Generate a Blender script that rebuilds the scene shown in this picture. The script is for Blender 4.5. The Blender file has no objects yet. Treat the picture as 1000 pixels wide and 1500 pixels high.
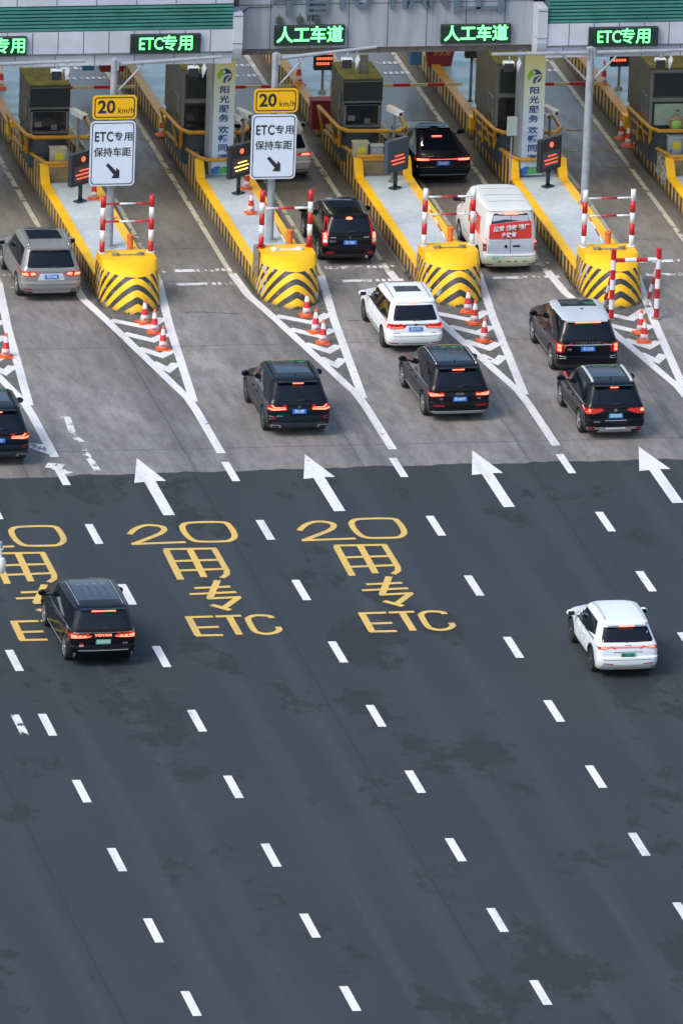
import bpy, bmesh, math, random
from math import radians as R, sin, cos, pi
from mathutils import Vector, Matrix
from mathutils.bvhtree import BVHTree
random.seed(7)
S = bpy.context.scene
COL = S.collection
# ---------------------------------------------------------------- camera
yaw, pit, rol = R(11.296), R(16.842), R(2.052)
fwd = Vector((sin(yaw)*cos(pit), cos(yaw)*cos(pit), -sin(pit)))
rt = Vector((cos(yaw), -sin(yaw), 0)); up = rt.cross(fwd)
r2 = cos(rol)*rt + sin(rol)*up; u2 = -sin(rol)*rt + cos(rol)*up
cam = bpy.data.cameras.new('camera'); co = bpy.data.objects.new('camera', cam); COL.objects.link(co)
co.matrix_world = Matrix(((r2.x, u2.x, -fwd.x, -63.406), (r2.y, u2.y, -fwd.y, -361.102), (r2.z, u2.z, -fwd.z, 114.512), (0, 0, 0, 1)))
cam.sensor_fit = 'HORIZONTAL'; cam.sensor_width = 36; cam.lens = 18.141*36; cam.shift_y = -0.2
cam.clip_start = 1; cam.clip_end = 5000
S.camera = co
# ---------------------------------------------------------------- light
EL, AZ = 48, 238
W = bpy.data.worlds.new('World'); S.world = W; W.use_nodes = True
nt = W.node_tree; bg = nt.nodes['Background']; sky = nt.nodes.new('ShaderNodeTexSky')
sky.sky_type = 'NISHITA'; sky.sun_disc = False; sky.sun_elevation = R(EL); sky.sun_rotation = R(AZ)
sky.air_density = 1.2; sky.dust_density = 2.4; sky.ozone_density = 1.0
nt.links.new(sky.outputs[0], bg.inputs[0]); bg.inputs[1].default_value = 0.13
sl = bpy.data.lights.new('sun', 'SUN'); sl.energy = 1.2; sl.angle = R(25); sl.color = (1, .95, .86)
so = bpy.data.objects.new('sun', sl); COL.objects.link(so)
sd = Vector((sin(R(AZ))*cos(R(EL)), cos(R(AZ))*cos(R(EL)), sin(R(EL))))
so.rotation_euler = sd.to_track_quat('Z', 'Y').to_euler(); so.location = (0, 0, 60)
S.view_settings.view_transform = 'Standard'; S.view_settings.look = 'None'; S.view_settings.gamma = 1
S.view_settings.exposure = 0.78
S.cycles.use_denoising = True
S.cycles.max_bounces = 6
# ---------------------------------------------------------------- materials
def mat(name, col, rough=.6, metal=0, col2=None, scale=6., emit=None, es=1., coat=0, stretch=None, bump=0, lo=.35, hi=.65, detail=6, spec=.5):
    m = bpy.data.materials.new(name); m.use_nodes = True; n = m.node_tree; b = n.nodes['Principled BSDF']
    b.inputs['Base Color'].default_value = (*col, 1); b.inputs['Roughness'].default_value = rough
    b.inputs['Metallic'].default_value = metal; b.inputs['Coat Weight'].default_value = coat; b.inputs['Coat Roughness'].default_value = .04
    b.inputs['Specular IOR Level'].default_value = spec
    if col2 or bump:
        tc = n.nodes.new('ShaderNodeTexCoord'); mp = n.nodes.new('ShaderNodeMapping'); no = n.nodes.new('ShaderNodeTexNoise')
        n.links.new(tc.outputs['Object'], mp.inputs[0]); n.links.new(mp.outputs[0], no.inputs[0])
        if stretch: mp.inputs['Scale'].default_value = stretch
        no.inputs['Scale'].default_value = scale; no.inputs['Detail'].default_value = detail; no.inputs['Roughness'].default_value = .65
        if col2:
            cr = n.nodes.new('ShaderNodeValToRGB'); cr.color_ramp.elements[0].position = lo; cr.color_ramp.elements[1].position = hi
            cr.color_ramp.elements[0].color = (*col, 1); cr.color_ramp.elements[1].color = (*col2, 1)
            n.links.new(no.outputs[0], cr.inputs[0]); n.links.new(cr.outputs[0], b.inputs['Base Color'])
        if bump:
            bp = n.nodes.new('ShaderNodeBump'); bp.inputs['Strength'].default_value = bump; bp.inputs['Distance'].default_value = .02
            n.links.new(no.outputs[0], bp.inputs['Height']); n.links.new(bp.outputs[0], b.inputs['Normal'])
    if emit:
        b.inputs['Emission Color'].default_value = (*emit, 1); b.inputs['Emission Strength'].default_value = es
    return m
class G:                                    # tiny node graph helper
    def __init__(s, name):
        s.m = bpy.data.materials.new(name); s.m.use_nodes = True; s.n = s.m.node_tree; s.b = s.n.nodes['Principled BSDF']
        s.tc = s.n.nodes.new('ShaderNodeTexCoord'); s.sp = s.n.nodes.new('ShaderNodeSeparateXYZ'); s.ln(s.tc.outputs['Object'], s.sp.inputs[0])
        s.x, s.y, s.z = s.sp.outputs
    def ln(s, a, b): s.n.links.new(a, b)
    def math(s, op, a, b=None, c=None):
        q = s.n.nodes.new('ShaderNodeMath'); q.operation = op
        for i, v in enumerate((a, b, c)):
            if v is None: continue
            if isinstance(v, (int, float)): q.inputs[i].default_value = v
            else: s.ln(v, q.inputs[i])
        return q.outputs[0]
    def noise(s, scale, st=(1, 1, 1), detail=6, rough=.6, dist=0, off=(0, 0, 0), rnd=False):
        mp = s.n.nodes.new('ShaderNodeMapping'); mp.inputs['Scale'].default_value = st; mp.inputs['Location'].default_value = off; src = s.tc.outputs['Object']
        if rnd:
            oi = s.n.nodes.new('ShaderNodeObjectInfo'); sc_ = s.n.nodes.new('ShaderNodeVectorMath'); sc_.operation = 'MULTIPLY_ADD'; sc_.inputs[1].default_value = (37, 53, 29); s.ln(oi.outputs['Random'], sc_.inputs[0]); s.ln(src, sc_.inputs[2]); src = sc_.outputs[0]
        s.ln(src, mp.inputs[0])
        q = s.n.nodes.new('ShaderNodeTexNoise'); s.ln(mp.outputs[0], q.inputs[0]); q.inputs['Scale'].default_value = scale
        q.inputs['Detail'].default_value = detail; q.inputs['Roughness'].default_value = rough; q.inputs['Distortion'].default_value = dist
        return q.outputs[0]
    def ramp(s, v, lo, hi, a=0., b=1.):
        q = s.n.nodes.new('ShaderNodeMapRange'); q.inputs[1].default_value = lo; q.inputs[2].default_value = hi
        q.inputs[3].default_value = a; q.inputs[4].default_value = b; s.ln(v, q.inputs[0]); return q.outputs[0]
    def mix(s, f, a, b, mode='MIX'):
        q = s.n.nodes.new('ShaderNodeMix'); q.data_type = 'RGBA'; q.blend_type = mode
        for i, v in ((0, f), (6, a), (7, b)):
            if isinstance(v, (int, float)): q.inputs[i].default_value = v
            elif isinstance(v, tuple): q.inputs[i].default_value = (*v, 1)
            else: s.ln(v, q.inputs[i])
        return q.outputs[2]
    def done(s, col, rough=.8, bump=None, bs=.3):
        s.ln(col, s.b.inputs['Base Color'])
        if isinstance(rough, (int, float)): s.b.inputs['Roughness'].default_value = rough
        else: s.ln(rough, s.b.inputs['Roughness'])
        if bump is not None:
            bp = s.n.nodes.new('ShaderNodeBump'); bp.inputs['Strength'].default_value = bs; bp.inputs['Distance'].default_value = .01
            s.ln(bump, bp.inputs['Height']); s.ln(bp.outputs[0], s.b.inputs['Normal'])
        return s.m
def concrete_mat():
    g = G('lane_concrete')
    n1 = g.noise(.35, (1, .35, 1), 5); n2 = g.noise(2.2, (1, .25, 1), 8, .7); n3 = g.noise(30, detail=4); n4 = g.noise(.9, (2.2, .12, 1), 6, .6, .4)
    c = g.mix(g.ramp(n1, .35, .65), (.215, .203, .196), (.34, .32, .308))
    c = g.mix(g.ramp(n2, .40, .64, 0, .85), c, (.15, .14, .132))
    # grime that traffic leaves along the middle of each lane
    fr = g.math('FRACT', g.math('DIVIDE', g.math('ADD', g.x, 530.0), 5.32))
    d = g.math('ABSOLUTE', g.math('SUBTRACT', fr, .5))
    band = g.math('MULTIPLY', g.ramp(d, .05, .30, 1, 0), g.ramp(n4, .3, .62, .25, 1))
    far = g.ramp(g.y, 2, 24, .6, 1)
    c = g.mix(g.math('MULTIPLY', band, far), c, (.07, .066, .063))
    c = g.mix(g.ramp(g.y, 16, 34, 0, .75), c, (.11, .10, .082))  # canopy shade painted into the concrete: darker, olive towards the booths
    sp = g.noise(5, (1, 1, 1), 3, .5, 0, (7, 3, 0)); c = g.mix(g.ramp(sp, .66, .7, 0, .5), c, (.06, .055, .05))
    c = g.mix(g.ramp(n3, .3, .7, 0, .22), c, (.08, .08, .08))
    # expansion joints
    for off, per, ax in ((1.65, 5.32, g.x), (3.0, 11.0, g.y)):
        f = g.math('FRACT', g.math('DIVIDE', g.math('ADD', g.math('ADD', ax, 550.0 + off), g.math('MULTIPLY', n2, .05)), per))
        j = g.math('LESS_THAN', g.math('ABSOLUTE', g.math('SUBTRACT', f, .5)), .0042 if ax is g.x else .003)
        c = g.mix(g.math('MULTIPLY', j, .55), c, (.04, .04, .04))
    rough = g.ramp(g.math('ADD', g.ramp(n2, .3, .7, 0, .3), g.ramp(g.y, 30, 42, .0, -.45)), -.2, .4, .28, .85)
    return g.done(c, rough, n3, .25)
def asphalt_mat():
    g = G('asphalt')
    n1 = g.noise(.22, (1, .5, 1), 5); n2 = g.noise(.42, (1, .55, 1), 10, .74); n2b = g.noise(.13, (1.3, .6, 1), 4, .5, 0, (3, 9, 0)); n3 = g.noise(38, detail=6, rough=.85); n4 = g.noise(1.1, (2.6, .05, 1), 5, .6)
    c = g.mix(g.ramp(n1, .35, .65), (.0145, .0215, .0265), (.0225, .0305, .036))
    fr = g.math('FRACT', g.math('DIVIDE', g.math('ADD', g.x, 532.0), 5.32))
    d = g.math('ABSOLUTE', g.math('SUBTRACT', g.math('ABSOLUTE', g.math('SUBTRACT', fr, .5)), .17))
    c = g.mix(g.math('MULTIPLY', g.ramp(d, .02, .10, .8, 0), g.ramp(n4, .25, .6)), c, (.032, .041, .047))
    c = g.mix(g.ramp(n4, .45, .66, 0, .3), c, (.028, .037, .043))
    v = g.math('ADD', n2, g.math('MULTIPLY', g.math('SUBTRACT', n2b, .5), .55))
    c = g.mix(g.ramp(v, .57, .60, 0, .85), c, (.006, .009, .012))
    c = g.mix(g.ramp(n3, .40, .70, 0, .45), c, (.052, .062, .070)); c = g.mix(g.ramp(n3, .44, .30, 0, .6), c, (.008, .011, .014))
    sp = g.noise(9, (1, 1, 1), 2, .5); c = g.mix(g.ramp(sp, .77, .79, 0, .6), c, (.3, .3, .3))
    for off, per, w in ((1.2, 10.64, .0016), ): 
        f = g.math('FRACT', g.math('DIVIDE', g.math('ADD', g.math('ADD', g.x, 1000.0+off), g.math('MULTIPLY', n2, .25)), per))
        c = g.mix(g.math('MULTIPLY', g.math('LESS_THAN', g.math('ABSOLUTE', g.math('SUBTRACT', f, .5)), w*2), .5), c, (.012, .014, .017))
    return g.done(c, .82, n3, .5)
def paint_road(name, col, wear, wscale=7., dirt=(.2, .2, .2)):
    g = G(name)
    n = g.noise(wscale, (1, .5, 1), 9, .75); n2 = g.noise(1.3, detail=4)
    c = g.mix(g.ramp(n, .45, .75, 0, .25), col, dirt); g.done(c, .6)
    n5 = g.noise(.8, (1.6, .25, 1), 6, .7, 0, (5, 1, 0)); g.ln(g.mix(g.ramp(n5, .48, .68, 0, .38), c, dirt), g.b.inputs['Base Color'])
    tr = g.n.nodes.new('ShaderNodeBsdfTransparent'); mx = g.n.nodes.new('ShaderNodeMixShader'); out = g.n.nodes['Material Output']
    f = g.math('MAXIMUM', g.ramp(g.math('ADD', n, g.math('MULTIPLY', g.math('SUBTRACT', n2, .5), .5)), 1-wear-.03, 1-wear+.03, 0, 1), 0)
    g.ln(f, mx.inputs[0]); g.ln(g.b.outputs[0], mx.inputs[1]); g.ln(tr.outputs[0], mx.inputs[2]); g.ln(mx.outputs[0], out.inputs[0])
    return g.m
def stripes_wall():                          # kerb wall side: vertical black / ochre bars, worn
    g = G('striped_wall_paint')
    n = g.noise(3, (1, 1, .6), 8, .7, rnd=True); n2 = g.noise(.6, detail=4, rnd=True); n3 = g.noise(14, (1, 1, .3), 5, rnd=True)
    f = g.math('FRACT', g.math('DIVIDE', g.math('ADD', g.math('ADD', g.y, g.x), g.math('MULTIPLY', n, .02)), .56))
    s = g.math('GREATER_THAN', f, .5)
    c = g.mix(s, (.022, .020, .02), (.55, .32, .06))
    c = g.mix(g.ramp(n3, .5, .75, 0, .5), c, (.13, .11, .09))
    c = g.mix(g.ramp(g.math('ADD', n, g.math('MULTIPLY', n2, .4)), .78, .86, 0, .9), c, (.30, .28, .25))
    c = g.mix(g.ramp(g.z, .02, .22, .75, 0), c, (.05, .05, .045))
    return g.done(c, .75)
def chevron_paint():
    g = G('chevron_paint')
    n = g.noise(3, detail=8, rough=.7, rnd=True); n2 = g.noise(.9, detail=4, rnd=True)
    ax = g.math('ABSOLUTE', g.math('SUBTRACT', g.x, .03)); yy = g.math('MAXIMUM', g.math('SUBTRACT', g.y, .2), 0)
    d = g.math('SQRT', g.math('ADD', g.math('MULTIPLY', ax, ax), g.math('MULTIPLY', g.math('MULTIPLY', yy, yy), .55)))
    v = g.math('ADD', g.z, g.math('MULTIPLY', d, g.math('ADD', .50, g.math('MULTIPLY', d, .50))))
    f = g.math('FRACT', g.math('DIVIDE', g.math('SUBTRACT', v, .22), .45))
    st = g.math('LESS_THAN', g.math('ABSOLUTE', g.math('SUBTRACT', f, .5)), .235)
    c = g.mix(st, (.93, .50, .0), (.028, .032, .038))
    c = g.mix(g.ramp(n, .5, .75, 0, .22), c, (.25, .17, .05))
    edge = g.ramp(g.math('ADD', g.math('ADD', n, g.math('MULTIPLY', n2, .3)), g.math('MULTIPLY', ax, .16)), .83, .86, 0, .9)
    c = g.mix(edge, c, (.42, .40, .36))
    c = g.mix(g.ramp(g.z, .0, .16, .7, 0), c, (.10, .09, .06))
    return g.done(c, .5)
M = {}
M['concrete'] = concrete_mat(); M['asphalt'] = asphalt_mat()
M['white_paint'] = paint_road('white_road_paint', (.74, .74, .74), .33)
M['white_worn'] = paint_road('worn_white_road_paint', (.74, .74, .73), .47, 3.5)
M['cream_worn'] = paint_road('worn_cream_lane_line', (.50, .49, .38), .42, 3.)
M['yellow_worn'] = paint_road('worn_yellow_line', (.38, .28, .06), .5, 3.)
M['yellow_road'] = paint_road('yellow_road_paint', (.70, .46, .10), .30, 6)
M['grime_road'] = mat('gore_asphalt_patch', (.07, .07, .065), .9, 0, (.16, .155, .145), 5)
M['stripes'] = stripes_wall(); M['chevron'] = chevron_paint()
M['yellow_top'] = mat('yellow_coping_paint', (.93, .52, .0), .45, 0, (.78, .43, .006), 1.7, lo=.4, hi=.75)
M['yellow_worn_top'] = mat('faded_yellow_paint', (.55, .30, .04), .6, 0, (.30, .21, .10), 1.6)
M['wall_raw'] = mat('weathered_wall_top', (.30, .27, .21), .85, 0, (.13, .11, .08), 6)
M['tan_wall'] = mat('tan_cross_wall', (.24, .18, .095), .8, 0, (.17, .13, .07), 2)
def deck_mat(name, a, b, r0, r1):
    g = G(name); n = g.noise(1.1, (1, .6, 1), 7, .65); n2 = g.noise(9, detail=6, rough=.7); n3 = g.noise(.5, (1, 2.5, 1), 4)
    c = g.mix(g.ramp(n, .35, .65), a, b); c = g.mix(g.ramp(n2, .4, .7, 0, .4), c, tuple(v*.6 for v in a))
    return g.done(c, g.ramp(n3, .4, .6, r0, r1), n2, .15)
M['deck'] = deck_mat('painted_deck', (.40, .47, .53), (.55, .61, .66), .6, .85)
M['deck_wet'] = deck_mat('wet_painted_deck', (.29, .41, .45), (.40, .52, .55), .15, .45)
M['steel'] = mat('grey_painted_steel', (.34, .38, .43), .45, .1, (.25, .28, .32), 3)
M['steel_dark'] = mat('dark_steel', (.05, .055, .06), .5)
M['orange_rail'] = mat('orange_rail_paint', (.62, .31, .02), .4, 0, (.42, .21, .03), 4)
M['red'] = mat('red_paint', (.55, .012, .02), .4, 0, (.40, .01, .02), 3)
M['white'] = mat('white_paint', (.75, .77, .80), .45, 0, (.6, .62, .66), 4)
M['sign_white'] = mat('sign_white', (.62, .72, .86), .4, 0, (.58, .68, .82), 2)
M['sign_yellow'] = mat('sign_yellow', (.80, .46, .004), .4, 0, (.74, .42, .004), 2)
M['ink'] = mat('sign_ink', (.012, .016, .024), .5, 0, (.02, .022, .03), 8)
M['blue_ink'] = mat('banner_blue', (.02, .06, .30), .5, 0, (.02, .05, .22), 8)
M['cone_red'] = mat('cone_red', (.62, .02, .025), .5, 0, (.45, .02, .02), 5)
M['cone_orange'] = mat('cone_orange', (.85, .14, .02), .5, 0, (.65, .10, .03), 5)
M['cone_white'] = mat('cone_white', (.78, .76, .76), .4, 0, (.6, .55, .55), 14)
M['rubber'] = mat('rubber', (.012, .012, .013), .8, 0, (.02, .02, .02), 9)
M['black'] = mat('black_plastic', (.012, .014, .018), .45, 0, (.02, .022, .026), 5)
M['hole'] = mat('dark_recess', (.004, .004, .005), .9, 0, (.006, .006, .006), 5)
M['glass'] = mat('tinted_glass', (.003, .006, .013), .05, 0, (.005, .008, .017), .8, spec=.38)
M['roof_glass'] = mat('panoramic_roof_glass', (.010, .018, .030), .07, 0, (.014, .024, .038), .8, spec=.9)
M['booth_glass'] = mat('booth_glass', (.012, .016, .020), .12, 0, (.025, .028, .03), 2)
M['chrome'] = mat('bright_trim', (.55, .58, .62), .18, .85, (.45, .48, .5), 3)
M['silver'] = mat('silver_plastic', (.34, .37, .40), .4, .3, (.28, .3, .33), 3)
M['alloy'] = mat('alloy_rim', (.36, .38, .41), .3, .6, (.28, .3, .32), 6)
M['dark_alloy'] = mat('dark_alloy_rim', (.09, .095, .10), .35, .5, (.06, .06, .065), 6)
M['plate_blue'] = mat('blue_plate', (.012, .16, .62), .4, 0, (.015, .19, .66), 3)
M['plate_cyan'] = mat('sky_blue_plate', (.03, .28, .55), .4, 0, (.04, .30, .58), 3)
M['plate_green'] = mat('green_plate', (.06, .42, .26), .4, 0, (.10, .50, .33), 3)
M['tail'] = mat('tail_lamp_lens', (.30, .004, .006), .15, 0, (.22, .004, .006), 4, emit=(1, .02, .015), es=.16)
M['tail_off'] = mat('reflector_red', (.30, .006, .01), .2, 0, (.22, .004, .006), 4)
M['glow'] = mat('lit_brake_lamp', (.8, .1, .05), .3, 0, (.8, .15, .08), 4, emit=(1, .13, .07), es=2.6)
M['glow_soft'] = mat('lit_brake_bar', (.8, .08, .05), .3, 0, (.8, .1, .06), 4, emit=(1, .07, .045), es=1.9)
M['led_green'] = mat('lit_green_led', (.1, .8, .2), .5, 0, (.15, .9, .3), 30, emit=(.10, 1, .17), es=2.1)
M['led_red'] = mat('lit_red_led', (.8, .05, .03), .5, 0, (.9, .1, .05), 30, emit=(1, .09, .04), es=1.5)
M['led_amber'] = mat('lit_amber_led', (.8, .6, .1), .5, 0, (.9, .6, .1), 30, emit=(1, .72, .14), es=1.5)
M['led_case'] = mat('led_housing', (.003, .020, .018), .6, 0, (.005, .026, .022), 3)
M['board'] = mat('display_board_case', (.016, .024, .036), .45, 0, (.02, .03, .045), 3)
M['board_grey'] = mat('display_board_screen', (.085, .085, .10), .4, 0, (.07, .07, .085), 20)
M['panel'] = mat('aluminium_cladding', (.50, .55, .64), .5, .0, (.40, .44, .52), .6, bump=.02)
M['panel_lo'] = mat('streaked_cladding', (.36, .40, .46), .45, .15, (.27, .30, .35), 1.4, stretch=(2, 1, .2))
M['seam'] = mat('panel_joint', (.05, .06, .07), .8, 0, (.07, .08, .09), 3)
M['soffit'] = mat('grey_brown_soffit', (.17, .15, .145), .8, 0, (.12, .11, .105), 3)
M['louvre'] = mat('green_louvre', (.055, .235, .205), .5, 0, (.035, .17, .15), 1.2)
M['letters'] = mat('steel_blue_letters', (.13, .19, .25), .45, .3, (.10, .15, .20), 3)
M['booth'] = mat('booth_cladding', (.13, .125, .11), .5, .2, (.09, .085, .075), 1.5)
M['booth_grey'] = mat('booth_frame', (.22, .23, .23), .45, .2, (.17, .18, .18), 2)
M['booth_blue'] = mat('booth_plinth', (.045, .06, .075), .5, 0, (.03, .042, .055), 2)
M['roof_moss'] = mat('mossy_booth_roof', (.17, .16, .04), .9, 0, (.09, .09, .035), 3)
M['led_off'] = mat('unlit_display', (.012, .018, .024), .6, 0, (.018, .026, .034), 25)
M['cabinet'] = mat('cream_cabinet', (.52, .50, .38), .5, 0, (.44, .42, .31), 3)
M['cabinet_grey'] = mat('grey_cabinet', (.42, .47, .49), .5, 0, (.34, .39, .41), 3)
M['sticker'] = mat('yellow_sticker', (.75, .65, .03), .5, 0, (.7, .6, .03), 5)
M['firebox'] = mat('dark_red_box', (.20, .012, .02), .5, 0, (.15, .01, .018), 3)
M['bluebox'] = mat('blue_box', (.03, .14, .30), .5, 0, (.04, .17, .33), 3)
M['vest'] = mat('lime_vest', (.40, .75, .12), .6, 0, (.3, .6, .1), 6)
M['skin'] = mat('skin', (.45, .26, .18), .5, 0, (.40, .22, .15), 9)
M['hair'] = mat('dark_hair', (.012, .01, .01), .6, 0, (.02, .017, .015), 20)
M['shirt'] = mat('grey_shirt', (.22, .24, .28), .8, 0, (.18, .2, .23), 9)
M['peel'] = mat('peeled_white_plaster', (.50, .48, .45), .9, 0, (.09, .085, .075), 7, lo=.45, hi=.56, bump=.3)
def banner_mat():
    g = G('pier_banner_print'); n = g.noise(3, detail=3)
    t = g.ramp(g.z, 1.6, 4.6)
    c = g.mix(t, (.50, .70, .95), (.88, .86, .40)); c = g.mix(g.ramp(g.z, 2.6, 3.9, .35, 0), c, (.75, .82, .9))
    c = g.mix(g.ramp(n, .4, .7, 0, .08), c, (.3, .3, .3)); return g.done(c, .45)
M['banner'] = banner_mat()
# ---------------------------------------------------------------- mesh helpers
class B:
    def __init__(s): s.bm = bmesh.new()
    def box(s, x0, x1, y0, y1, z0, z1, mi=0, bev=0):
        r = bmesh.ops.create_cube(s.bm, size=1); vs = r['verts']
        for v in vs: v.co = Vector(((x0+x1)/2+v.co.x*(x1-x0), (y0+y1)/2+v.co.y*(y1-y0), (z0+z1)/2+v.co.z*(z1-z0)))
        fs = set(f for v in vs for f in v.link_faces)
        for f in fs: f.material_index = mi
        if bev:
            es = list(set(e for v in vs for e in v.link_edges)); rr = bmesh.ops.bevel(s.bm, geom=es, offset=bev, segments=2, affect='EDGES', profile=.5)
            for f in rr['faces']: f.material_index = mi
        return s
    def tube(s, a, b, r, r1=None, n=12, mi=0, caps=True):
        a, b = Vector(a), Vector(b); d = (b-a); L = d.length
        q = d.to_track_quat('Z', 'Y').to_matrix().to_4x4()
        rr = bmesh.ops.create_cone(s.bm, cap_ends=caps, segments=n, radius1=r, radius2=r if r1 is None else r1, depth=L, matrix=Matrix.Translation((a+b)/2) @ q)
        for f in set(f for v in rr['verts'] for f in v.link_faces): f.material_index = mi; f.smooth = len(f.verts) == 4
        return s
    def path(s, pts, r, n=10, mi=0):
        for i in range(len(pts)-1):
            s.tube(pts[i], pts[i+1], r, n=n, mi=mi)
            if i:
                q = bmesh.ops.create_uvsphere(s.bm, u_segments=n, v_segments=6, radius=r*1.01, matrix=Matrix.Translation(pts[i]))
                for f in set(f for v in q['verts'] for f in v.link_faces): f.material_index = mi; f.smooth = True
        return s
    def poly(s, pts, mi=0):
        f = s.bm.faces.new([s.bm.verts.new(p) for p in pts]); f.material_index = mi; return f
    def prism(s, pts, d, mi=0):            # planar polygon pushed along vector d
        d = Vector(d); a = [s.bm.verts.new(p) for p in pts]; b = [s.bm.verts.new(Vector(p)+d) for p in pts]; n = len(pts)
        fs = [s.bm.faces.new(a), s.bm.faces.new(b[::-1])] + [s.bm.faces.new((a[i], b[i], b[(i+1) % n], a[(i+1) % n])) for i in range(n)]
        for f in fs: f.material_index = mi
        return s
    def lathe(s, prof, c=(0, 0, 0), n=20, axis='z', mi=0):   # prof: (r, h, mat)
        rows = []
        for p in prof:
            row = []
            for i in range(n):
                a = 2*pi*i/n; x, y = p[0]*cos(a), p[0]*sin(a)
                v = (x, y, p[1]) if axis == 'z' else (p[1], x, y)
                row.append(s.bm.verts.new(Vector(c)+Vector(v)))
            rows.append(row)
        for k in range(len(rows)-1):
            for i in range(n):
                f = s.bm.faces.new((rows[k][i], rows[k][(i+1) % n], rows[k+1][(i+1) % n], rows[k+1][i])); f.smooth = True
                f.material_index = prof[k][2] if len(prof[k]) > 2 else mi
        for row in (rows[0], rows[-1]):
            f = s.bm.faces.new(row); f.material_index = prof[0][2] if row is rows[0] and len(prof[0]) > 2 else (prof[-1][2] if len(prof[-1]) > 2 else mi)
        return s
    def ball(s, c, r, sc=(1, 1, 1), mi=0, n=14):
        q = bmesh.ops.create_uvsphere(s.bm, u_segments=n, v_segments=n//2+2, radius=r, matrix=Matrix.Translation(c) @ Matrix.Diagonal((*sc, 1)))
        for f in set(f for v in q['verts'] for f in v.link_faces): f.material_index = mi; f.smooth = True
        return s
    def ribbon(s, pts, w, z=0, mi=0, closed=False):
        P = [Vector((p[0], p[1])) for p in pts]; n = len(P); L = []; Rr = []
        for i in range(n):
            if closed: a, b = P[(i-1) % n], P[(i+1) % n]
            else: a, b = P[max(i-1, 0)], P[min(i+1, n-1)]
            d1 = (P[i]-a).normalized() if (P[i]-a).length > 1e-6 else (b-P[i]).normalized()
            d2 = (b-P[i]).normalized() if (b-P[i]).length > 1e-6 else d1
            t = (d1+d2).normalized(); nn = Vector((-t.y, t.x)); k = w/2/max(.5, nn.dot(Vector((-d1.y, d1.x))))
            L.append(s.bm.verts.new((*(P[i]+nn*k), z))); Rr.append(s.bm.verts.new((*(P[i]-nn*k), z)))
        m = n if closed else n-1
        for i in range(m):
            j = (i+1) % n; f = s.bm.faces.new((Rr[i], Rr[j], L[j], L[i])); f.material_index = mi
        return s
    def build(s, name, ms, parent=None, loc=None, smooth=None):
        if not isinstance(ms, (list, tuple)): ms = [ms]
        bmesh.ops.recalc_face_normals(s.bm, faces=s.bm.faces[:])
        me = bpy.data.meshes.new(name); s.bm.to_mesh(me); s.bm.free()
        for m in ms: me.materials.append(M[m] if isinstance(m, str) else m)
        if smooth: 
            for p in me.polygons: p.use_smooth = True
            me.set_sharp_from_angle(angle=R(smooth))
        o = bpy.data.objects.new(name, me); COL.objects.link(o)
        if parent: o.parent = parent
        if loc: o.location = loc
        return o
def tag(o, label=None, cat=None, group=None, kind=None):
    if label: o['label'] = label
    if cat: o['category'] = cat
    if group: o['group'] = group
    if kind: o['kind'] = kind
    return o
def empty(name, loc, label, cat, group=None, rz=0):
    o = bpy.data.objects.new(name, None); COL.objects.link(o); o.location = loc; o.rotation_euler = (0, 0, rz); o.empty_display_size = .3
    return tag(o, label, cat, group)
def copy_tree(o, parent=None):
    c = o.copy(); COL.objects.link(c)
    if parent: c.parent = parent
    for ch in [x for x in bpy.data.objects if x.parent is o]: copy_tree(ch, c)
    return c
def place(root, loc, label, rz=None, group=None, first=[set()]):
    if root.name in first[0]: r = copy_tree(root)
    else: r = root; first[0].add(root.name)
    r.location = loc; r['label'] = label
    if rz is not None: r.rotation_euler = (0, 0, rz)
    if group: r['group'] = group
    return r
def text(name, body, size, m, parent, loc, rot=(pi/2, 0, 0), ext=.004, off=0., xs=1., align='CENTER', spacing=1., shear=0., lines=1.):
    c = bpy.data.curves.new(name, 'FONT'); c.body = body; c.size = size; c.extrude = ext; c.offset = off; c.align_x = align; c.align_y = 'CENTER'
    c.space_character = spacing; c.shear = shear; c.space_line = lines; c.resolution_u = 3
    t = bpy.data.objects.new('tmp', c); COL.objects.link(t); bpy.context.view_layer.update()
    dg = bpy.context.evaluated_depsgraph_get(); me = bpy.data.meshes.new_from_object(t.evaluated_get(dg)); me.name = name
    bpy.data.objects.remove(t); bpy.data.curves.remove(c)
    me.transform(Matrix.Diagonal((xs, 1, 1, 1))); me.materials.clear(); me.materials.append(M[m] if isinstance(m, str) else m)
    o = bpy.data.objects.new(name, me); COL.objects.link(o)
    if parent: o.parent = parent
    o.location = loc; o.rotation_euler = rot
    return o
def rrect(w, h, r, n=5):
    P = []
    for cx, cz, a0 in ((w/2-r, h/2-r, 0), (-w/2+r, h/2-r, 90), (-w/2+r, -h/2+r, 180), (w/2-r, -h/2+r, 270)):
        for i in range(n+1):
            a = R(a0+90*i/n); P.append((cx+r*cos(a), cz+r*sin(a)))
    return P
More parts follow.
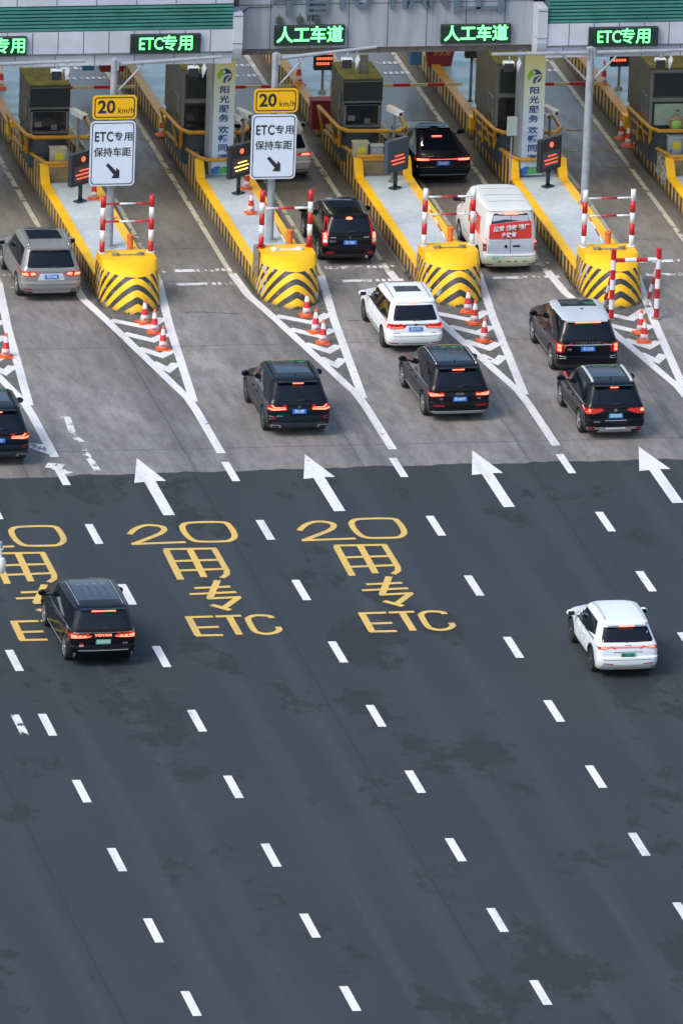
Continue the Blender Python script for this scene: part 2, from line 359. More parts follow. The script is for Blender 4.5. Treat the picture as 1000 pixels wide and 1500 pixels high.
# ================================================================ THE GROUND
def sheet(name, x0, x1, y0, y1, z, m):
    b = B(); b.poly([(x0, y0, z), (x1, y0, z), (x1, y1, z), (x0, y1, z)]); o = b.build(name, m); return tag(o, kind='structure')
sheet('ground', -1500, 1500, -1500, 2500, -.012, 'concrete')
b = B(); P = [(-1500, -1500, -.006), (1500, -1500, -.006), (1500, .2, -.006), (40, .3, -.006)]
x = 30
while x > -20: P.append((x, .2+.012*(x-12)-.0008*(x-12)**2+random.uniform(-.07, .07)+.05*sin(x*2.1), -.006)); x -= .3
P += [(-1500, -.6, -.006)]
b.poly(P); tag(b.build('asphalt_road', 'asphalt'), kind='structure')
LW = 5.322
b = B()
for k in range(-3, 8):
    for j in range(-2 if k < 0 else 0, 12):
        Y = -6*j+6*0; X = k*LW
        if k == -1: X = -4.42
        if j < 0 or (k in (-1, ) and j in (0, 1)): continue
        w = .25; b.poly([(X-w/2, Y-1, 0), (X+w/2, Y-1, 0), (X+w/2, Y+1, 0), (X-w/2, Y+1, 0)])
b.poly([(-5.35, -25.1, 0), (-5.1, -25.1, 0), (-5.1, -23.0, 0), (-5.35, -23.0, 0)], 1)
b.poly([(-5.35, -19.0, 0), (-5.1, -19.0, 0), (-5.1, -17.6, 0), (-5.35, -17.6, 0)], 1)
tag(b.build('lane_dashes', ['white_paint', 'white_worn']), kind='structure')
b = B()
for k in range(-2, 5):
    cx = 2.66+k*5.33; 
    q = [(0, 1.6), (-.52, -.95), (-.19, -.87), (-.19, -4.3), (.17, -4.3), (.17, -.8), (.5, -.82)]
    b.poly([(cx+x-.02, y, .002) for x, y in q[::-1]])
tag(b.build('lane_arrows', 'white_paint'), kind='structure')
def crom(P, k=4):
    out = []; n = len(P)
    for i in range(n-1):
        a, b_, c, d = P[max(i-1, 0)], P[i], P[i+1], P[min(i+2, n-1)]
        for j in range(k):
            t = j/k; out.append(tuple(.5*((2*b_[q])+(c[q]-a[q])*t+(2*a[q]-5*b_[q]+4*c[q]-d[q])*t*t+(3*b_[q]-a[q]-3*c[q]+d[q])*t**3) for q in (0, 1)))
    return out+[P[-1]]
GL = {'2': [[(-1.57, -6.12), (-1.3, -5.6), (-0.97, -5.29), (-0.69, -5.28), (-0.44, -5.47), (-0.44, -5.8), (-0.64, -6.15), (-1.1, -6.61), (-1.6, -7.08)], [(-1.68, -7.1), (0.01, -7.04)]],
'0': [[(0.17, -5.47), (0.44, -5.13), (1.42, -5.13), (1.63, -5.45), (1.63, -6.49), (1.41, -6.97), (1.11, -7.06), (0.43, -7.01), (0.22, -6.71), (0.14, -6.04)]],
'yong': [[(-0.73, -7.79), (-0.79, -10.71)], [(-0.79, -7.7), (0.83, -7.75)], [(0.76, -7.74), (0.76, -9.95), (0.69, -10.34), (0.48, -10.65)], [(0.01, -7.8), (-0.04, -10.53)], [(-0.74, -8.9), (0.76, -8.87)], [(-0.73, -9.84), (0.72, -9.78)]],
'zhuan': [[(-0.53, -11.59), (0.59, -11.52)], [(-0.77, -12.16), (0.67, -12.07)], [(0.31, -10.88), (-0.25, -12.64)], [(-0.32, -12.63), (0.73, -12.56)], [(0.65, -12.58), (0.06, -13.51)], [(-0.3, -13.24), (0.18, -13.79)]],
'E': [[(-1.2, -14.36), (-1.22, -16.17)], [(-1.3, -14.38), (-0.45, -14.37)], [(-1.2, -15.39), (-0.46, -15.37)], [(-1.29, -16.14), (-0.47, -16.16)]],
'T': [[(-0.38, -14.38), (0.41, -14.36)], [(0.03, -14.41), (0.03, -16.17)]],
'C': [[(1.28, -14.67), (1.23, -14.46), (0.85, -14.37), (0.61, -14.56), (0.54, -14.82), (0.54, -15.77), (0.66, -16.06), (0.87, -16.16), (1.14, -16.05), (1.31, -15.78), (1.3, -15.51)]]}
for k, dx in ((0, 2.65), (1, 7.92), (-1, -2.65)):
    b = B(); z = .003
    for ch, st in GL.items():
        for s_ in st:
            raw = s_
            if len(s_) > 6: s_ = crom(s_+[s_[0]])[:-1] if ch == '0' else crom(s_)
            z += .0004; b.ribbon([(x+dx, y-.05*(k == 1)) for x, y in s_], .215 if abs(raw[0][0]-raw[-1][0]) < .7 and len(raw) < 4 else .19, z, closed=(ch == '0'))
    tag(b.build('road_lettering', 'yellow_road'), kind='structure')
# gore areas in front of each island
XI = {0: 0.1, 1: 5.37, 2: 10.82, 3: 16.05, 4: 21.27, 5: 26.6}
YN = {0: 17.2, 1: 17.0, 2: 17.25, 3: 17.1, 4: 16.56, 5: 16.4}
for k in range(0, 6):
    X = XI[k]; dy = (YN[k]-17.25)*.6
    b = B()
    b.poly([(X-1.5, 19.3+dy, -.003), (X-.9, 15.6+dy, -.003), (X, 7.5, -.003), (X+.6, 15.8+dy, -.003), (X+1.3, 19.3+dy, -.003)], 1)
    b.ribbon([(X-1.58, 21.5+dy), (X-1.5, 19+dy), (X-1.12, 16.4+dy), (X-.02, 7.8), (X+.02, 6.4), (X+.0, 1.9)], .28, 0)
    b.ribbon([(X+1.3, 21+dy), (X+.78, 15.9+dy), (X+.1, 7.4)], .27, .0012)
    for q in ([(-1.02, 16.6), (.04, 15.7), (.74, 16.7)], [(-.85, 15.1), (-.05, 14.25), (.58, 14.95)], [(-.66, 13.45), (-.05, 12.55), (.42, 13.15)], [(-.48, 11.85), (-.1, 11.0), (.28, 11.7)]):
        b.ribbon([(X+x_, y_+dy*.7) for x_, y_ in q], .36, .0024)
    b.ribbon([(X-1.62, 21.4+dy), (X-1.58, 30), (X-1.5, 60)], .17, .0008, 2)
    b.ribbon([(X+1.36, 20.9+dy), (X+1.5, 30), (X+1.5, 60)], .15, .0008, 2)
    for yy, xa, xb in ((20.35, 1.6, 3.75), (21.9, 1.6, 3.75), (45.4, 1.6, 3.6), (46.7, 1.6, 3.6)):
        b.ribbon([(X+xa, yy), (X+xb-.9, yy)], .3, .0016, 3)
        for t in range(5): b.ribbon([(X+xb-.75+t*.2, yy), (X+xb-.63+t*.2, yy)], .3, .0016, 3)
    for yy in (33.2, 35.2, 37.8): b.ribbon([(X+1.6, yy), (X+3.7, yy+.05)], .1, .0016, 4)
    tag(b.build('gore_marking', ['white_paint', 'grime_road', 'cream_worn', 'white_worn', 'yellow_worn']), kind='structure')
# old half-removed markings at the left end and cracks
b = B()
for q in ([(1.0, 6.1), (1.18, 6.0), (1.05, 4.1)], [(1.1, 3.9), (1.2, 3.4)], [(1.12, 2.6), (1.2, .4)]): b.ribbon(q, .22, .001)
for x_, y_ in ((-.55, 3.2), (-.3, 1.1)):
    b.ribbon([(x_, y_), (x_+.5, y_-.2)], .5, .001); b.ribbon([(x_+.2, y_-.3), (x_+.6, y_-.9)], .3, .0016)
tag(b.build('old_marking', 'white_worn'), kind='structure')
b = B()
for (xa, ya, xb, yb) in ((6.9, 17.2, 8.7, 17.0), (12.0, 15.8, 14.4, 15.9), (17.6, 13.5, 19.4, 13.9)):
    n = int(math.hypot(xb-xa, yb-ya)/.25); P = []
    for i in range(n+1):
        t = i/n; P.append((xa+(xb-xa)*t+random.uniform(-.05, .05), ya+(yb-ya)*t+random.uniform(-.07, .07)))
    b.ribbon(P, .026, .0005)
tag(b.build('pavement_cracks', 'hole'), kind='structure')
# ================================================================ ISLANDS
def nose_ring(z, pts, t=0): return [(x, y, z) for x, y in pts]
def island(k):
    X = XI[k]-.15 if k in (2, ) else XI[k]; X -= .06; Y = YN[k]
    words = {1: 'leftmost toll island with chevron crash block, right of the bronze-grey SUV', 2: 'toll island with a chipped bare corner on its chevron block',
             3: 'toll island whose chevron block stands beside the white minivan', 4: 'toll island with a separate striped frame before its chevron block', 5: 'toll island at the right edge whose peeling wall holds the lit booth'}
    r = empty('toll_island', (X, Y, 0), words[k], 'toll island', 'toll islands between the lanes')
    F0 = 2.45; zt = .6
    # crash block
    base = [(-.97, 2.75), (-.95, 1.55), (-.84, .95), (-.55, .42), (-.2, .08), (.05, 0), (.33, .12), (.66, .5), (.93, 1.05), (1.03, 1.6), (1.03, 2.75)]
    top = [(-.92, 2.75), (-.90, 1.62), (-.74, 1.22), (-.5, .85), (-.2, .62), (.05, .54), (.3, .62), (.56, .88), (.78, 1.2), (.93, 1.62), (.93, 2.75)]
    b = B(); n = len(base); rows = []
    for i in range(6):
        t = i/5; rows.append([b.bm.verts.new((p[0]+(q[0]-p[0])*t, p[1]+(q[1]-p[1])*(t**1.25), 1.1*t)) for p, q in zip(base, top)])
    for i in range(5):
        for j in range(n-1):
            f = b.bm.faces.new((rows[i][j], rows[i][j+1], rows[i+1][j+1], rows[i+1][j])); f.smooth = True
    # yellow hood above the nose
    cr = [(-.9, 2.75, 1.4), (-.885, 1.70, 1.38)] + [(top[j][0], 1.70, 1.38) for j in range(2, 9)] + [(.90, 1.70, 1.38), (.90, 2.75, 1.4)]
    c2 = [b.bm.verts.new(p) for p in cr]
    for j in range(n-1):
        f = b.bm.faces.new((rows[5][j], rows[5][j+1], c2[j+1], c2[j])); f.material_index = 1; f.smooth = 0 < j < n-2
    f = b.bm.faces.new(c2); f.material_index = 1
    f = b.bm.faces.new([rows[i][0] for i in range(6)]+[c2[0], c2[-1]]+[rows[i][-1] for i in range(5, -1, -1)]); f.material_index = 0
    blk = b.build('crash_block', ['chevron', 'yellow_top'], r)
    b = B(); b.box(-.5, .55, 2.12, 2.2, 1.385, 1.415); b.tube((-.5, 2.16, 1.4), (-.28, 2.16, 1.4), .09, n=8); b.tube((.33, 2.16, 1.4), (.55, 2.16, 1.4), .09, n=8)
    b.build('lifting_slot', 'wall_raw' if k != 2 else 'white', blk)
    if k == 2: B().box(-.985, -.93, 1.9, 2.72, .55, 1.42, 0, .02).box(-.96, -.6, 2.55, 2.78, 1.1, 1.425, 0, .02).build('bare_concrete_corner', 'wall_raw', blk)
    # striped posts and rails on the block
    if k < 5:
        fr = B(); 
        for px in (-.78, .82):
            for i in range(5 if k != 9 else 4): fr.tube((px, 2.45, 1.4+i*.385), (px, 2.45, 1.4+(i+1)*.385), .085, n=14, mi=(i+1*(k in (3, 4))) % 2)
            fr.tube((px, 2.45, 1.395), (px, 2.45, 1.43), .14, n=14, mi=0 if k == 2 else 1)
        rails = (2.45, 3.05) if k != 2 else (2.72,)
        for zz in rails:
            ns = 3; c3 = [0, 1, 0] if k == 1 else ([1, 0, 1])
            for i in range(ns): fr.tube((-.78+1.6*i/ns, 2.45, zz-.0), (-.78+1.6*(i+1)/ns, 2.45, zz), .033 if k != 2 else .042, n=8, mi=c3[i])
        fr.build('striped_frame', ['red', 'white'], blk)
    # deck and walls, front part
    Yc = 13.35; Yr = 20.4; Ye = 45
    B().box(-.72, .72, 2.76, Yc+.2, 0, zt-.02).build('deck', 'deck', r)
    for s in (-1, 1):
        xo = -.95 if s < 0 else .98; xi = xo-s*.28
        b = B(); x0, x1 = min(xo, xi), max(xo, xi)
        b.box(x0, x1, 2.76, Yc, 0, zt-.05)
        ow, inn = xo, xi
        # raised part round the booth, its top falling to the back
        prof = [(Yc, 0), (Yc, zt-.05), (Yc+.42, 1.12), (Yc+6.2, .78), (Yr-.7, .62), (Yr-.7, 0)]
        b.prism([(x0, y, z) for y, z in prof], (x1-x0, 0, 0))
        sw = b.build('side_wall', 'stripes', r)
        b = B(); 
        b.box(x0-.012, x1+.012, 2.76, Yc+.02, zt-.05, zt+.0)
        b.prism([(x0-.012, Yc+.02, zt-.05), (x0-.012, Yc+.02, zt), (x0-.012, Yc+.38, 1.16), (x0-.012, Yc+.5, 1.16), (x0-.012, Yc+.5, 1.125), (x0-.012, Yc+.42, 1.125)], (x1-x0+.024, 0, 0))
        b.build('coping', 'yellow_top', sw)
        b = B(); b.prism([(x0-.01, Yc+.5, 1.12), (x0-.01, Yc+.5, 1.16), (x0-.01, Yc+6.2, .82), (x0-.01, Yr-.7, .66), (x0-.01, Yr-.7, .62), (x0-.01, Yc+6.2, .78)], (x1-x0+.02, 0, 0))
        b.build('weathered_coping', 'wall_raw' if k != 4 else 'yellow_worn_top', sw)
        if k == 5 and s < 0:
            b = B(); P = [(Yc+.1, .62), (Yc+.3, .85), (Yc+.55, 1.11), (Yc+1.2, 1.06), (Yc+2.0, 1.0), (Yc+3.0, .92), (Yc+2.9, .6), (Yc+2.3, .45), (Yc+1.9, .3), (Yc+1.2, .25), (Yc+.8, .12), (Yc+.3, .2), (Yc+.05, .4)]
            b.prism([(xo-.006, y, z) for y, z in P], (.006, 0, 0)); b.build('peeled_plaster', M['peel'], sw)
        # rear wall
        b = B(); b.box(x0, x1, Yr, Ye, 0, .68); rw = b.build('side_wall', 'stripes', r)
        b = B(); b.box(x0-.012, x1+.012, Yr+.02, Ye, .68, .73); b.build('coping', 'orange_rail', rw)
    if k not in (2, 4):
        b = B(); b.box(-.67, .70, Yc+.25, Yc+.45, .3, 1.1); cw = b.build('cross_wall', 'tan_wall', r)
        B().box(-.69, .72, Yc+.2, Yc+.5, 1.1, 1.17, 0, .015).build('rim', 'orange_rail', cw)
    B().box(-.66, .69, Yc+.46, Yr-.7, 0, .595).build('booth_base', 'deck', r)
    B().box(-.66, .69, Yr-.7, Yr, 0, .3).build('step_recess', 'yellow_worn_top', r)
    B().box(-.655, .685, Yr+.01, Ye, 0, .66).build('rear_deck', 'deck_wet', r)
    B().box(-.96, -.64, Yr-.06, Yr+.3, .3, .76, 0, .01).build('end_block', 'yellow_top', r)
    # orange tube guard round the booth
    g = B(); rr = .07
    up_ = [(-1.45, Yc+4.3, 1.86), (-1.22, Yc+1.7, 1.84), (-1.0, Yc+1.35, 1.83), (.75, Yc+1.25, 1.83), (1.05, Yc+1.7, 1.84), (1.15, Yc+4.2, 1.86)]
    g.path(up_, rr)
    yf = Yc+(.34 if k not in (2, 4) else .16); lo_ = [(-1.22, Yc+4.3, 1.0), (-1.05, Yc+2.6, 1.05), (-.78, Yc+.42, 1.2), (-.55, yf, 1.21), (.6, yf, 1.21)]
    g.path(lo_, rr)
    g.path([(-1.22, Yc+1.7, 1.84), (-1.1, Yc+2.2, 1.06)], rr)
    for yy in (Yc+2.8, Yc+4.3):
        g.path([(-1.22-.23*(yy-Yc-1.7)/2.6, yy, 1.85), (-1.05-.1*(yy-Yc-2), yy, .95)], .045)
    if k >= 4: g.path([(-1.3, Yc+4.3, 1.45), (-1.12, Yc+1.9, 1.43)], .045).path([(-1.25, Yc+3.5, 1.86), (-1.25, Yc+3.5, .9)], .045)
    g.build('guard_rail', 'orange_rail', r, smooth=50)
    return r, X, Y
ISL = {k: island(k) for k in range(1, 6)}
# weeds at the foot of blocks: ground cover
b = B()
for k in (1, 2, 3, 4):
    X, Y = ISL[k][1], ISL[k][2]
    for i in range(90):
        t = random.random(); px = X-1.02+random.uniform(-.05, .04); py = Y+.9+t*3.2
        if random.random() < .25: px = X+random.uniform(-.8, .9); py = Y+abs(px-X)*.7-.06
        h = random.uniform(.03, .12); a = random.uniform(0, 6.28); w = .025
        b.poly([(px-w*cos(a), py-w*sin(a), 0), (px+w*cos(a), py+w*sin(a), 0), (px+random.uniform(-.05, .05), py+random.uniform(-.05, .05), h)])
M['weed'] = mat('weed_green', (.05, .07, .02), .8, 0, (.09, .08, .03), 5)
tag(b.build('weeds', 'weed'), kind='stuff')
# ================================================================ BOOTHS
def booth(k, w, d, h, style):
    X, Y = ISL[k][1], ISL[k][2]; Yc = 13.35+Y
    words = {1: 'small dark toll booth with a cream cabinet on its front, leftmost booth', 2: 'toll booth half hidden behind the left sunshine banner pier', 3: 'small mossy-roofed toll booth with blank display, beside the dark sedan',
             4: 'tall toll booth behind the right banner pier, left of the speed lane pole', 5: 'toll booth at the right edge with a clerk in a lime vest at its window'}
    r = empty('toll_booth', (X-.42, Yc+1.95 if style == 'small' else Yc+2.0, .6), words[k], 'toll booth', 'toll booths on the islands')
    x0, x1 = -w/2, w/2; H = h
    B().box(x0, x1, 0, d, 1.15, H).build('body', 'booth', r)
    B().box(x0-.02, x1+.02, -.04, d+.04, H, H+.07, 0, .02).build('roof', 'roof_moss', r)
    b = B(); b.box(x0+.05, x1-.05, .05, d-.05, 0, 1.15); b.lathe([(w/2-.04, 0), (w/2-.04, 1.0), (w/2+.02, 1.02), (w/2+.02, 1.13)], (0, .25, 0), 24); b.build('plinth', 'booth_blue', r, smooth=40)
    b = B(); b.box(x0+.1, x0+.16, d*.15, d*.55, 0, .01)
    if style == 'small':
        b = B(); b.box(x0+.01, x1+.0, -.13, -.02, H-.72, H+.02, 0, .015); b.build('display_panel', 'led_off', r)
        B().box(x0+.0, x1-.0, -.05, -.012, H-.86+.0, H-.74, 0).build('trim', 'booth_grey', r)
        wf = B(); z0, z1 = 1.2, H-.78
        for q in ((x0+.04, x0+.11, z0, z1), (x1-.11, x1-.04, z0, z1), (x0+.11, x1-.11, z0, z0+.07), (x0+.11, x1-.11, z1-.06, z1)): wf.box(q[0], q[1], -.05, -.001, q[2], q[3])
        wf = wf.build('window', 'booth_grey', r)
        B().box(x0+.11, x1-.11, -.03, -.004, z0+.07, z1-.06).build('pane', 'booth_glass', wf)
        B().box(x0-.015, x0-.001, .3, .75, 1.2, 2.3).build('side_window', 'booth_glass', r)
        B().box(x0+.2, x0+.42, -.034, -.031, 1.42, 1.6).box(x0+.75, x0+.95, -.034, -.031, 1.32, 1.5).build('notice', 'booth_grey', wf)
        B().box(x0+.02, x1-.02, -.16, -.13, H-.70, H-.685).box(x0+.02, x1-.02, -.16, -.13, H-.015, H+.0).build('panel_edge', 'booth_grey', r)
        b = B(); b.tube((.25, .6, H+.07), (.25, .6, H+.75), .03).tube((.0, .6, H+.07), (.0, .6, H+.75), .03)
        if k == 3: b.box(.0, .25, .56, .64, H+.12, H+.38).box(.0, .25, .56, .64, H+.45, H+.72); b.build('roof_mast', 'booth_grey', r)
        else: b.bm.free()
    else:
        b = B(); b.box(x0-.0, x0+.09, -.05, -.001, 1.16, H); b.box(x1-.09, x1, -.05, -.001, 1.16, H); b.box(x0+.09, x1-.09, -.05, -.001, H-.1, H); b.box(x0+.09, x1-.09, -.05, -.001, H-1.12, H-.98); b.build('front_frame', 'booth_grey', r, smooth=30)
        B().box(x0+.16, x1-.16, -.04, -.003, H-.94, H-.16).build('display_panel', 'led_off', r)
        sw = B(); 
        for q in ((.25, .31, 1.25, 2.2), (1.05, 1.11, 1.25, 2.2), (.31, 1.05, 1.25, 1.31), (.31, 1.05, 2.14, 2.2)): sw.box(x0-.03, x0-.001, q[0], q[1], q[2], q[3])
        sw = sw.build('side_window', 'booth_grey', r); B().box(x0-.02, x0-.002, .31, 1.05, 1.31, 2.14).build('pane', 'booth_glass', sw)
        wf = B(); z0, z1 = 1.2, H-1.14
        for q in ((x0+.12, x0+.17, z0, z1), (x1-.17, x1-.12, z0, z1), (x0+.17, x1-.17, z0, z0+.05), (x0+.17, x1-.17, z1-.05, z1)): wf.box(q[0], q[1], -.06, -.001, q[2], q[3])
        wf = wf.build('window', 'black', r)
        if k == 5:
            B().box(x0+.17, x1-.17, -.012, -.003, z0+.05, z1-.05).build('interior', M['lit_in'], wf)
        else: B().box(x0+.17, x1-.17, -.03, -.004, z0+.05, z1-.05).build('pane', 'booth_glass', wf)
    return r
M['gold'] = mat('gold_lettering', (.6, .35, .05), .5, 0, (.5, .3, .04), 5)
M['lit_in'] = mat('booth_interior_light', (.10, .14, .12), .5, 0, (.20, .26, .22), 1.2, emit=(.35, .5, .4), es=.10)
booth(1, 1.36, 2.1, 2.82, 'small'); booth(3, 1.33, 2.1, 2.82, 'small')
booth(2, 1.5, 3.2, 3.2, 'big'); booth(4, 1.5, 3.4, 3.4, 'big'); bt5 = booth(5, 1.62, 3.4, 3.2, 'big')
def skin_body(name, verts, edges, m, parent, lvl=2):
    me = bpy.data.meshes.new(name); me.from_pydata([v[0] for v in verts], edges, []); o = bpy.data.objects.new(name, me); COL.objects.link(o)
    md = o.modifiers.new('s', 'SKIN'); sk = me.skin_vertices[0].data
    for i, v in enumerate(verts): sk[i].radius = v[1] if isinstance(v[1], tuple) else (v[1], v[1]); sk[i].use_root = (i == 0)
    o.modifiers.new('u', 'SUBSURF').levels = lvl
    bpy.context.view_layer.update(); dg = bpy.context.evaluated_depsgraph_get(); m2 = bpy.data.meshes.new_from_object(o.evaluated_get(dg)); m2.name = name
    bpy.data.objects.remove(o)
    m2.materials.clear(); m2.materials.append(M[m]); 
    for p in m2.polygons: p.use_smooth = True
    o = bpy.data.objects.new(name, m2); COL.objects.link(o); o.parent = parent; return o
# clerk leaning at the window of the lit booth
px, py = ISL[5][1]-.42+.12, ISL[5][2]+13.35+2.0
pr = empty('person', (px, py-.02, 1.75), 'clerk in a lime safety vest leaning down at the lit booth window', 'person')
skin_body('body', [((0, -.06, -.05), (.15, .10)), ((0, -.075, .15), (.15, .09)), ((.0, -.09, .33), (.17, .09)), ((.02, -.10, .45), .055), ((.03, -.13, .54), .075), ((.03, -.14, .62), .085), ((.19, -.09, .34), .06), ((.23, -.10, .12), .045), ((.15, -.14, -.02), .035), ((.10, -.15, -.05), .03), ((-.19, -.09, .34), .06), ((-.23, -.10, .12), .045), ((-.13, -.14, -.02), .035), ((-.08, -.15, -.05), .03)],
          [(0, 1), (1, 2), (2, 3), (3, 4), (4, 5), (2, 6), (6, 7), (7, 8), (8, 9), (2, 10), (10, 11), (11, 12), (12, 13)], 'skin', pr)
skin_body('vest', [((0, -.08, -.06), (.20, .15)), ((0, -.095, .15), (.20, .145)), ((0, -.105, .36), (.19, .13))], [(0, 1), (1, 2)], 'vest', pr)
skin_body('hair', [((.03, -.12, .62), .08), ((.03, -.11, .67), .07)], [(0, 1)], 'hair', pr)
# ================================================================ PIERS WITH BANNERS
def pier(k):
    X, Y = ISL[k][1], ISL[k][2]; x0 = 10.2-10.61 if k == 2 else 20.62-21.21
    r = empty('banner_pier', (X+x0+.37, 31.0 if k == 2 else 30.25, 0), 'banner pier ' + ('beside the amber message board' if k == 2 else 'behind the small grey box on a thin post'), 'pier', 'banner piers holding up the canopy')
    B().box(-.44, .36, 0.02, .9, .58, 6.3, 0, .01).build('column', 'panel_lo', r)
    bn = B().box(-.34, .37, -.02, .018, .62, 4.95).build('banner', 'banner', r)
    T = '阳光服务欢畅同道'; zs = [4.0-i*.40 for i in range(4)]+[2.25-i*.40 for i in range(4)]
    zs = [3.56, 3.23, 2.90, 2.57, 2.17, 1.87, 1.54, 1.19]
    for ch, z in zip(T, zs): text('lettering', ch, .27, 'blue_ink', bn, (.015, -.026, z), off=.006, xs=1.3)
    b = B(); c = 4.06                       # round emblem: dark blue and green disc with pale road
    disc = [(.25*cos(R(a)), .25*sin(R(a))) for a in range(0, 360, 12)]
    b.prism([(x, -.024, c+z) for x, z in disc], (0, -.004, 0), 0)
    b.prism([(x*1.0, -.029, c+z) for x, z in [(.25*cos(R(a)), .25*sin(R(a))) for a in range(95, 275, 12)]], (0, -.002, 0), 1)
    b.prism([(x, -.032, c+z) for x, z in [(-.2, -.16), (-.12, -.02), (.0, .06), (.14, .08), (.24, .06), (.22, .02), (.1, .02), (.0, -.03), (-.06, -.12), (-.08, -.24)]], (0, -.002, 0), 2)
    b.prism([(x, -.032, c+z) for x, z in [(.03, -.24), (.05, -.12), (.12, -.03), (.24, .0), (.24, -.03), (.14, -.08), (.1, -.16), (.1, -.23)]], (0, -.002, 0), 2)
    b.prism([(.05*cos(R(a))-.02, -.034, c+.14+.05*sin(R(a))) for a in range(0, 360, 30)], (0, -.002, 0), 2)
    b.build('emblem', ['blue_ink', M['lime'], M['pale']], bn)
    b = B(); b.prism([(-.33+.0, -.023, .63)]+[(-.15+.26*cos(R(a))-.03*0, -.023, .66+.26*sin(R(a))) for a in range(150, -1, -15)], (0, -.003, 0), 0)
    b.prism([(.1+.25*cos(R(a)) if .1+.25*cos(R(a)) < .36 else .36, -.027, .66+.25*sin(R(a))) for a in range(180, -1, -15)], (0, -.003, 0), 1)
    b.build('leaf_pattern', [M['banner_b'], M['banner_g']], bn)
    return r
M['lime'] = mat('emblem_lime', (.35, .58, .03), .5, 0, (.25, .5, .03), 3); M['pale'] = mat('emblem_pale', (.75, .8, .6), .5, 0, (.7, .76, .55), 3)
M['banner_b'] = mat('banner_leaf_blue', (.04, .13, .48), .5, 0, (.05, .15, .5), 3); M['banner_g'] = mat('banner_leaf_green', (.08, .35, .10), .5, 0, (.1, .4, .12), 3)
pier(2); pier(4)
# ================================================================ CANOPY
cn = empty('toll_canopy', (15, 27, 0), 'grey and green panelled canopy with raised steel letters across the top', 'canopy')
def local(b, name, m, parent=cn, smooth=None):
    o = b.build(name, m, parent, smooth=smooth); o.location = (-15, -27, 0) if parent is cn else (0, 0, 0); return o
def canopy_wing(x0, x1, capside):
    Y = 27.0
    b = B(); b.box(x0, x1, Y+.12, Y+1.2, 5.58, 5.93); b.box(x0, x1, Y+.0, Y+1.0, 6.02, 6.78); b.box(x0, x1, Y+.03, Y+1.0, 7.66, 8.9)
    b.prism([(x0, Y, 6.02), (x0, Y+.12, 5.94), (x0, Y+.9, 5.94), (x0, Y+.9, 6.02)], (x1-x0, 0, 0)); f = local(b, 'fascia_panel', 'panel')
    b = B(); i = 0; x = x1-.45 if capside > 0 else x0+.45
    n = int((x1-x0)/.83)+1
    for i in range(n):
        xx = (x1-.85*i-.75) if capside > 0 else (x0+.85*i+.75)
        if x0 < xx < x1: b.box(xx-.012, xx+.012, Y-.004, Y+.01, 6.03, 6.77)
        xx = (x1-1.33*i-.6) if capside > 0 else (x0+1.33*i+.6)
        if x0 < xx < x1: b.box(xx-.012, xx+.012, Y+.026, Y+.05, 7.67, 8.9); b.box(xx-.012, xx+.012, Y+.116, Y+.15, 5.59, 5.93)
    b.box(x0, x1, Y-.01, Y+.05, 6.0, 6.025); b.box(x0, x1, Y+.0, Y+.12, 6.785, 6.81)
    local(b, 'panel_joint', 'seam')
    b = B(); b.box(x0, x1, Y+.14, Y+.5, 6.78, 7.66, 1)
    for i in range(7): zz = 6.82+i*.122; b.prism([(x0, Y+.02, zz-.01), (x0, Y+.02, zz+.05), (x0, Y+.16, zz+.085), (x0, Y+.16, zz+.04)], (x1-x0, 0, 0), 0)
    local(b, 'louvre', ['louvre', 'seam'])
    # end return: upright that curls in below
    e = x1 if capside > 0 else x0; s = capside
    pr_ = [(Y-.05, 7.33), (Y-.05, 6.3), (Y-.04, 6.12), (Y+.02, 5.95), (Y+.16, 5.72), (Y+.4, 5.58), (Y+.8, 5.56), (Y+.8, 7.33)]
    b = B(); b.prism([(e, y, z) for y, z in pr_], (s*.32, 0, 0)); local(b, 'end_return', 'panel')
    b = B(); b.box(min(e, e+s*.32)-.005, max(e, e+s*.32)+.005, Y-.056, Y+.3, 6.28, 6.3); b.box(min(e, e+s*.32)-.004, max(e, e+s*.32)+.004, Y-.057, Y-.03, 7.22, 7.245); local(b, 'panel_joint', 'seam')
canopy_wing(-25, 10.05, 1); canopy_wing(20.65, 55, -1)
b = B(); b.box(10.37, 20.33, 27.8, 28.4, 5.86, 9.2); local(b, 'middle_fascia', 'panel_lo')
b = B(); b.box(10.37, 20.33, 27.95, 28.5, 5.62, 5.86); local(b, 'drip_beam', 'soffit')
b = B()
for i in range(8):
    xx = 11.45+i*1.32
    if xx < 20.3: b.box(xx-.012, xx+.012, 27.794, 27.81, 5.87, 9.2)
    xx = 11.2+i*1.32
    if xx < 20.3: b.box(xx-.01, xx+.01, 27.944, 27.96, 5.63, 5.85)
b.box(10.37, 20.33, 27.794, 27.81, 7.36, 7.385)
local(b, 'panel_joint', 'seam')
b = B(); b.box(-25, 55, 28.6, 42, 8.0, 8.9); b.box(-25, 55, 28.6, 28.8, 5.7, 8.0); b.box(-25, 55, 41.9, 42.1, 6.2, 8.0); local(b, 'roof_slab', 'soffit')
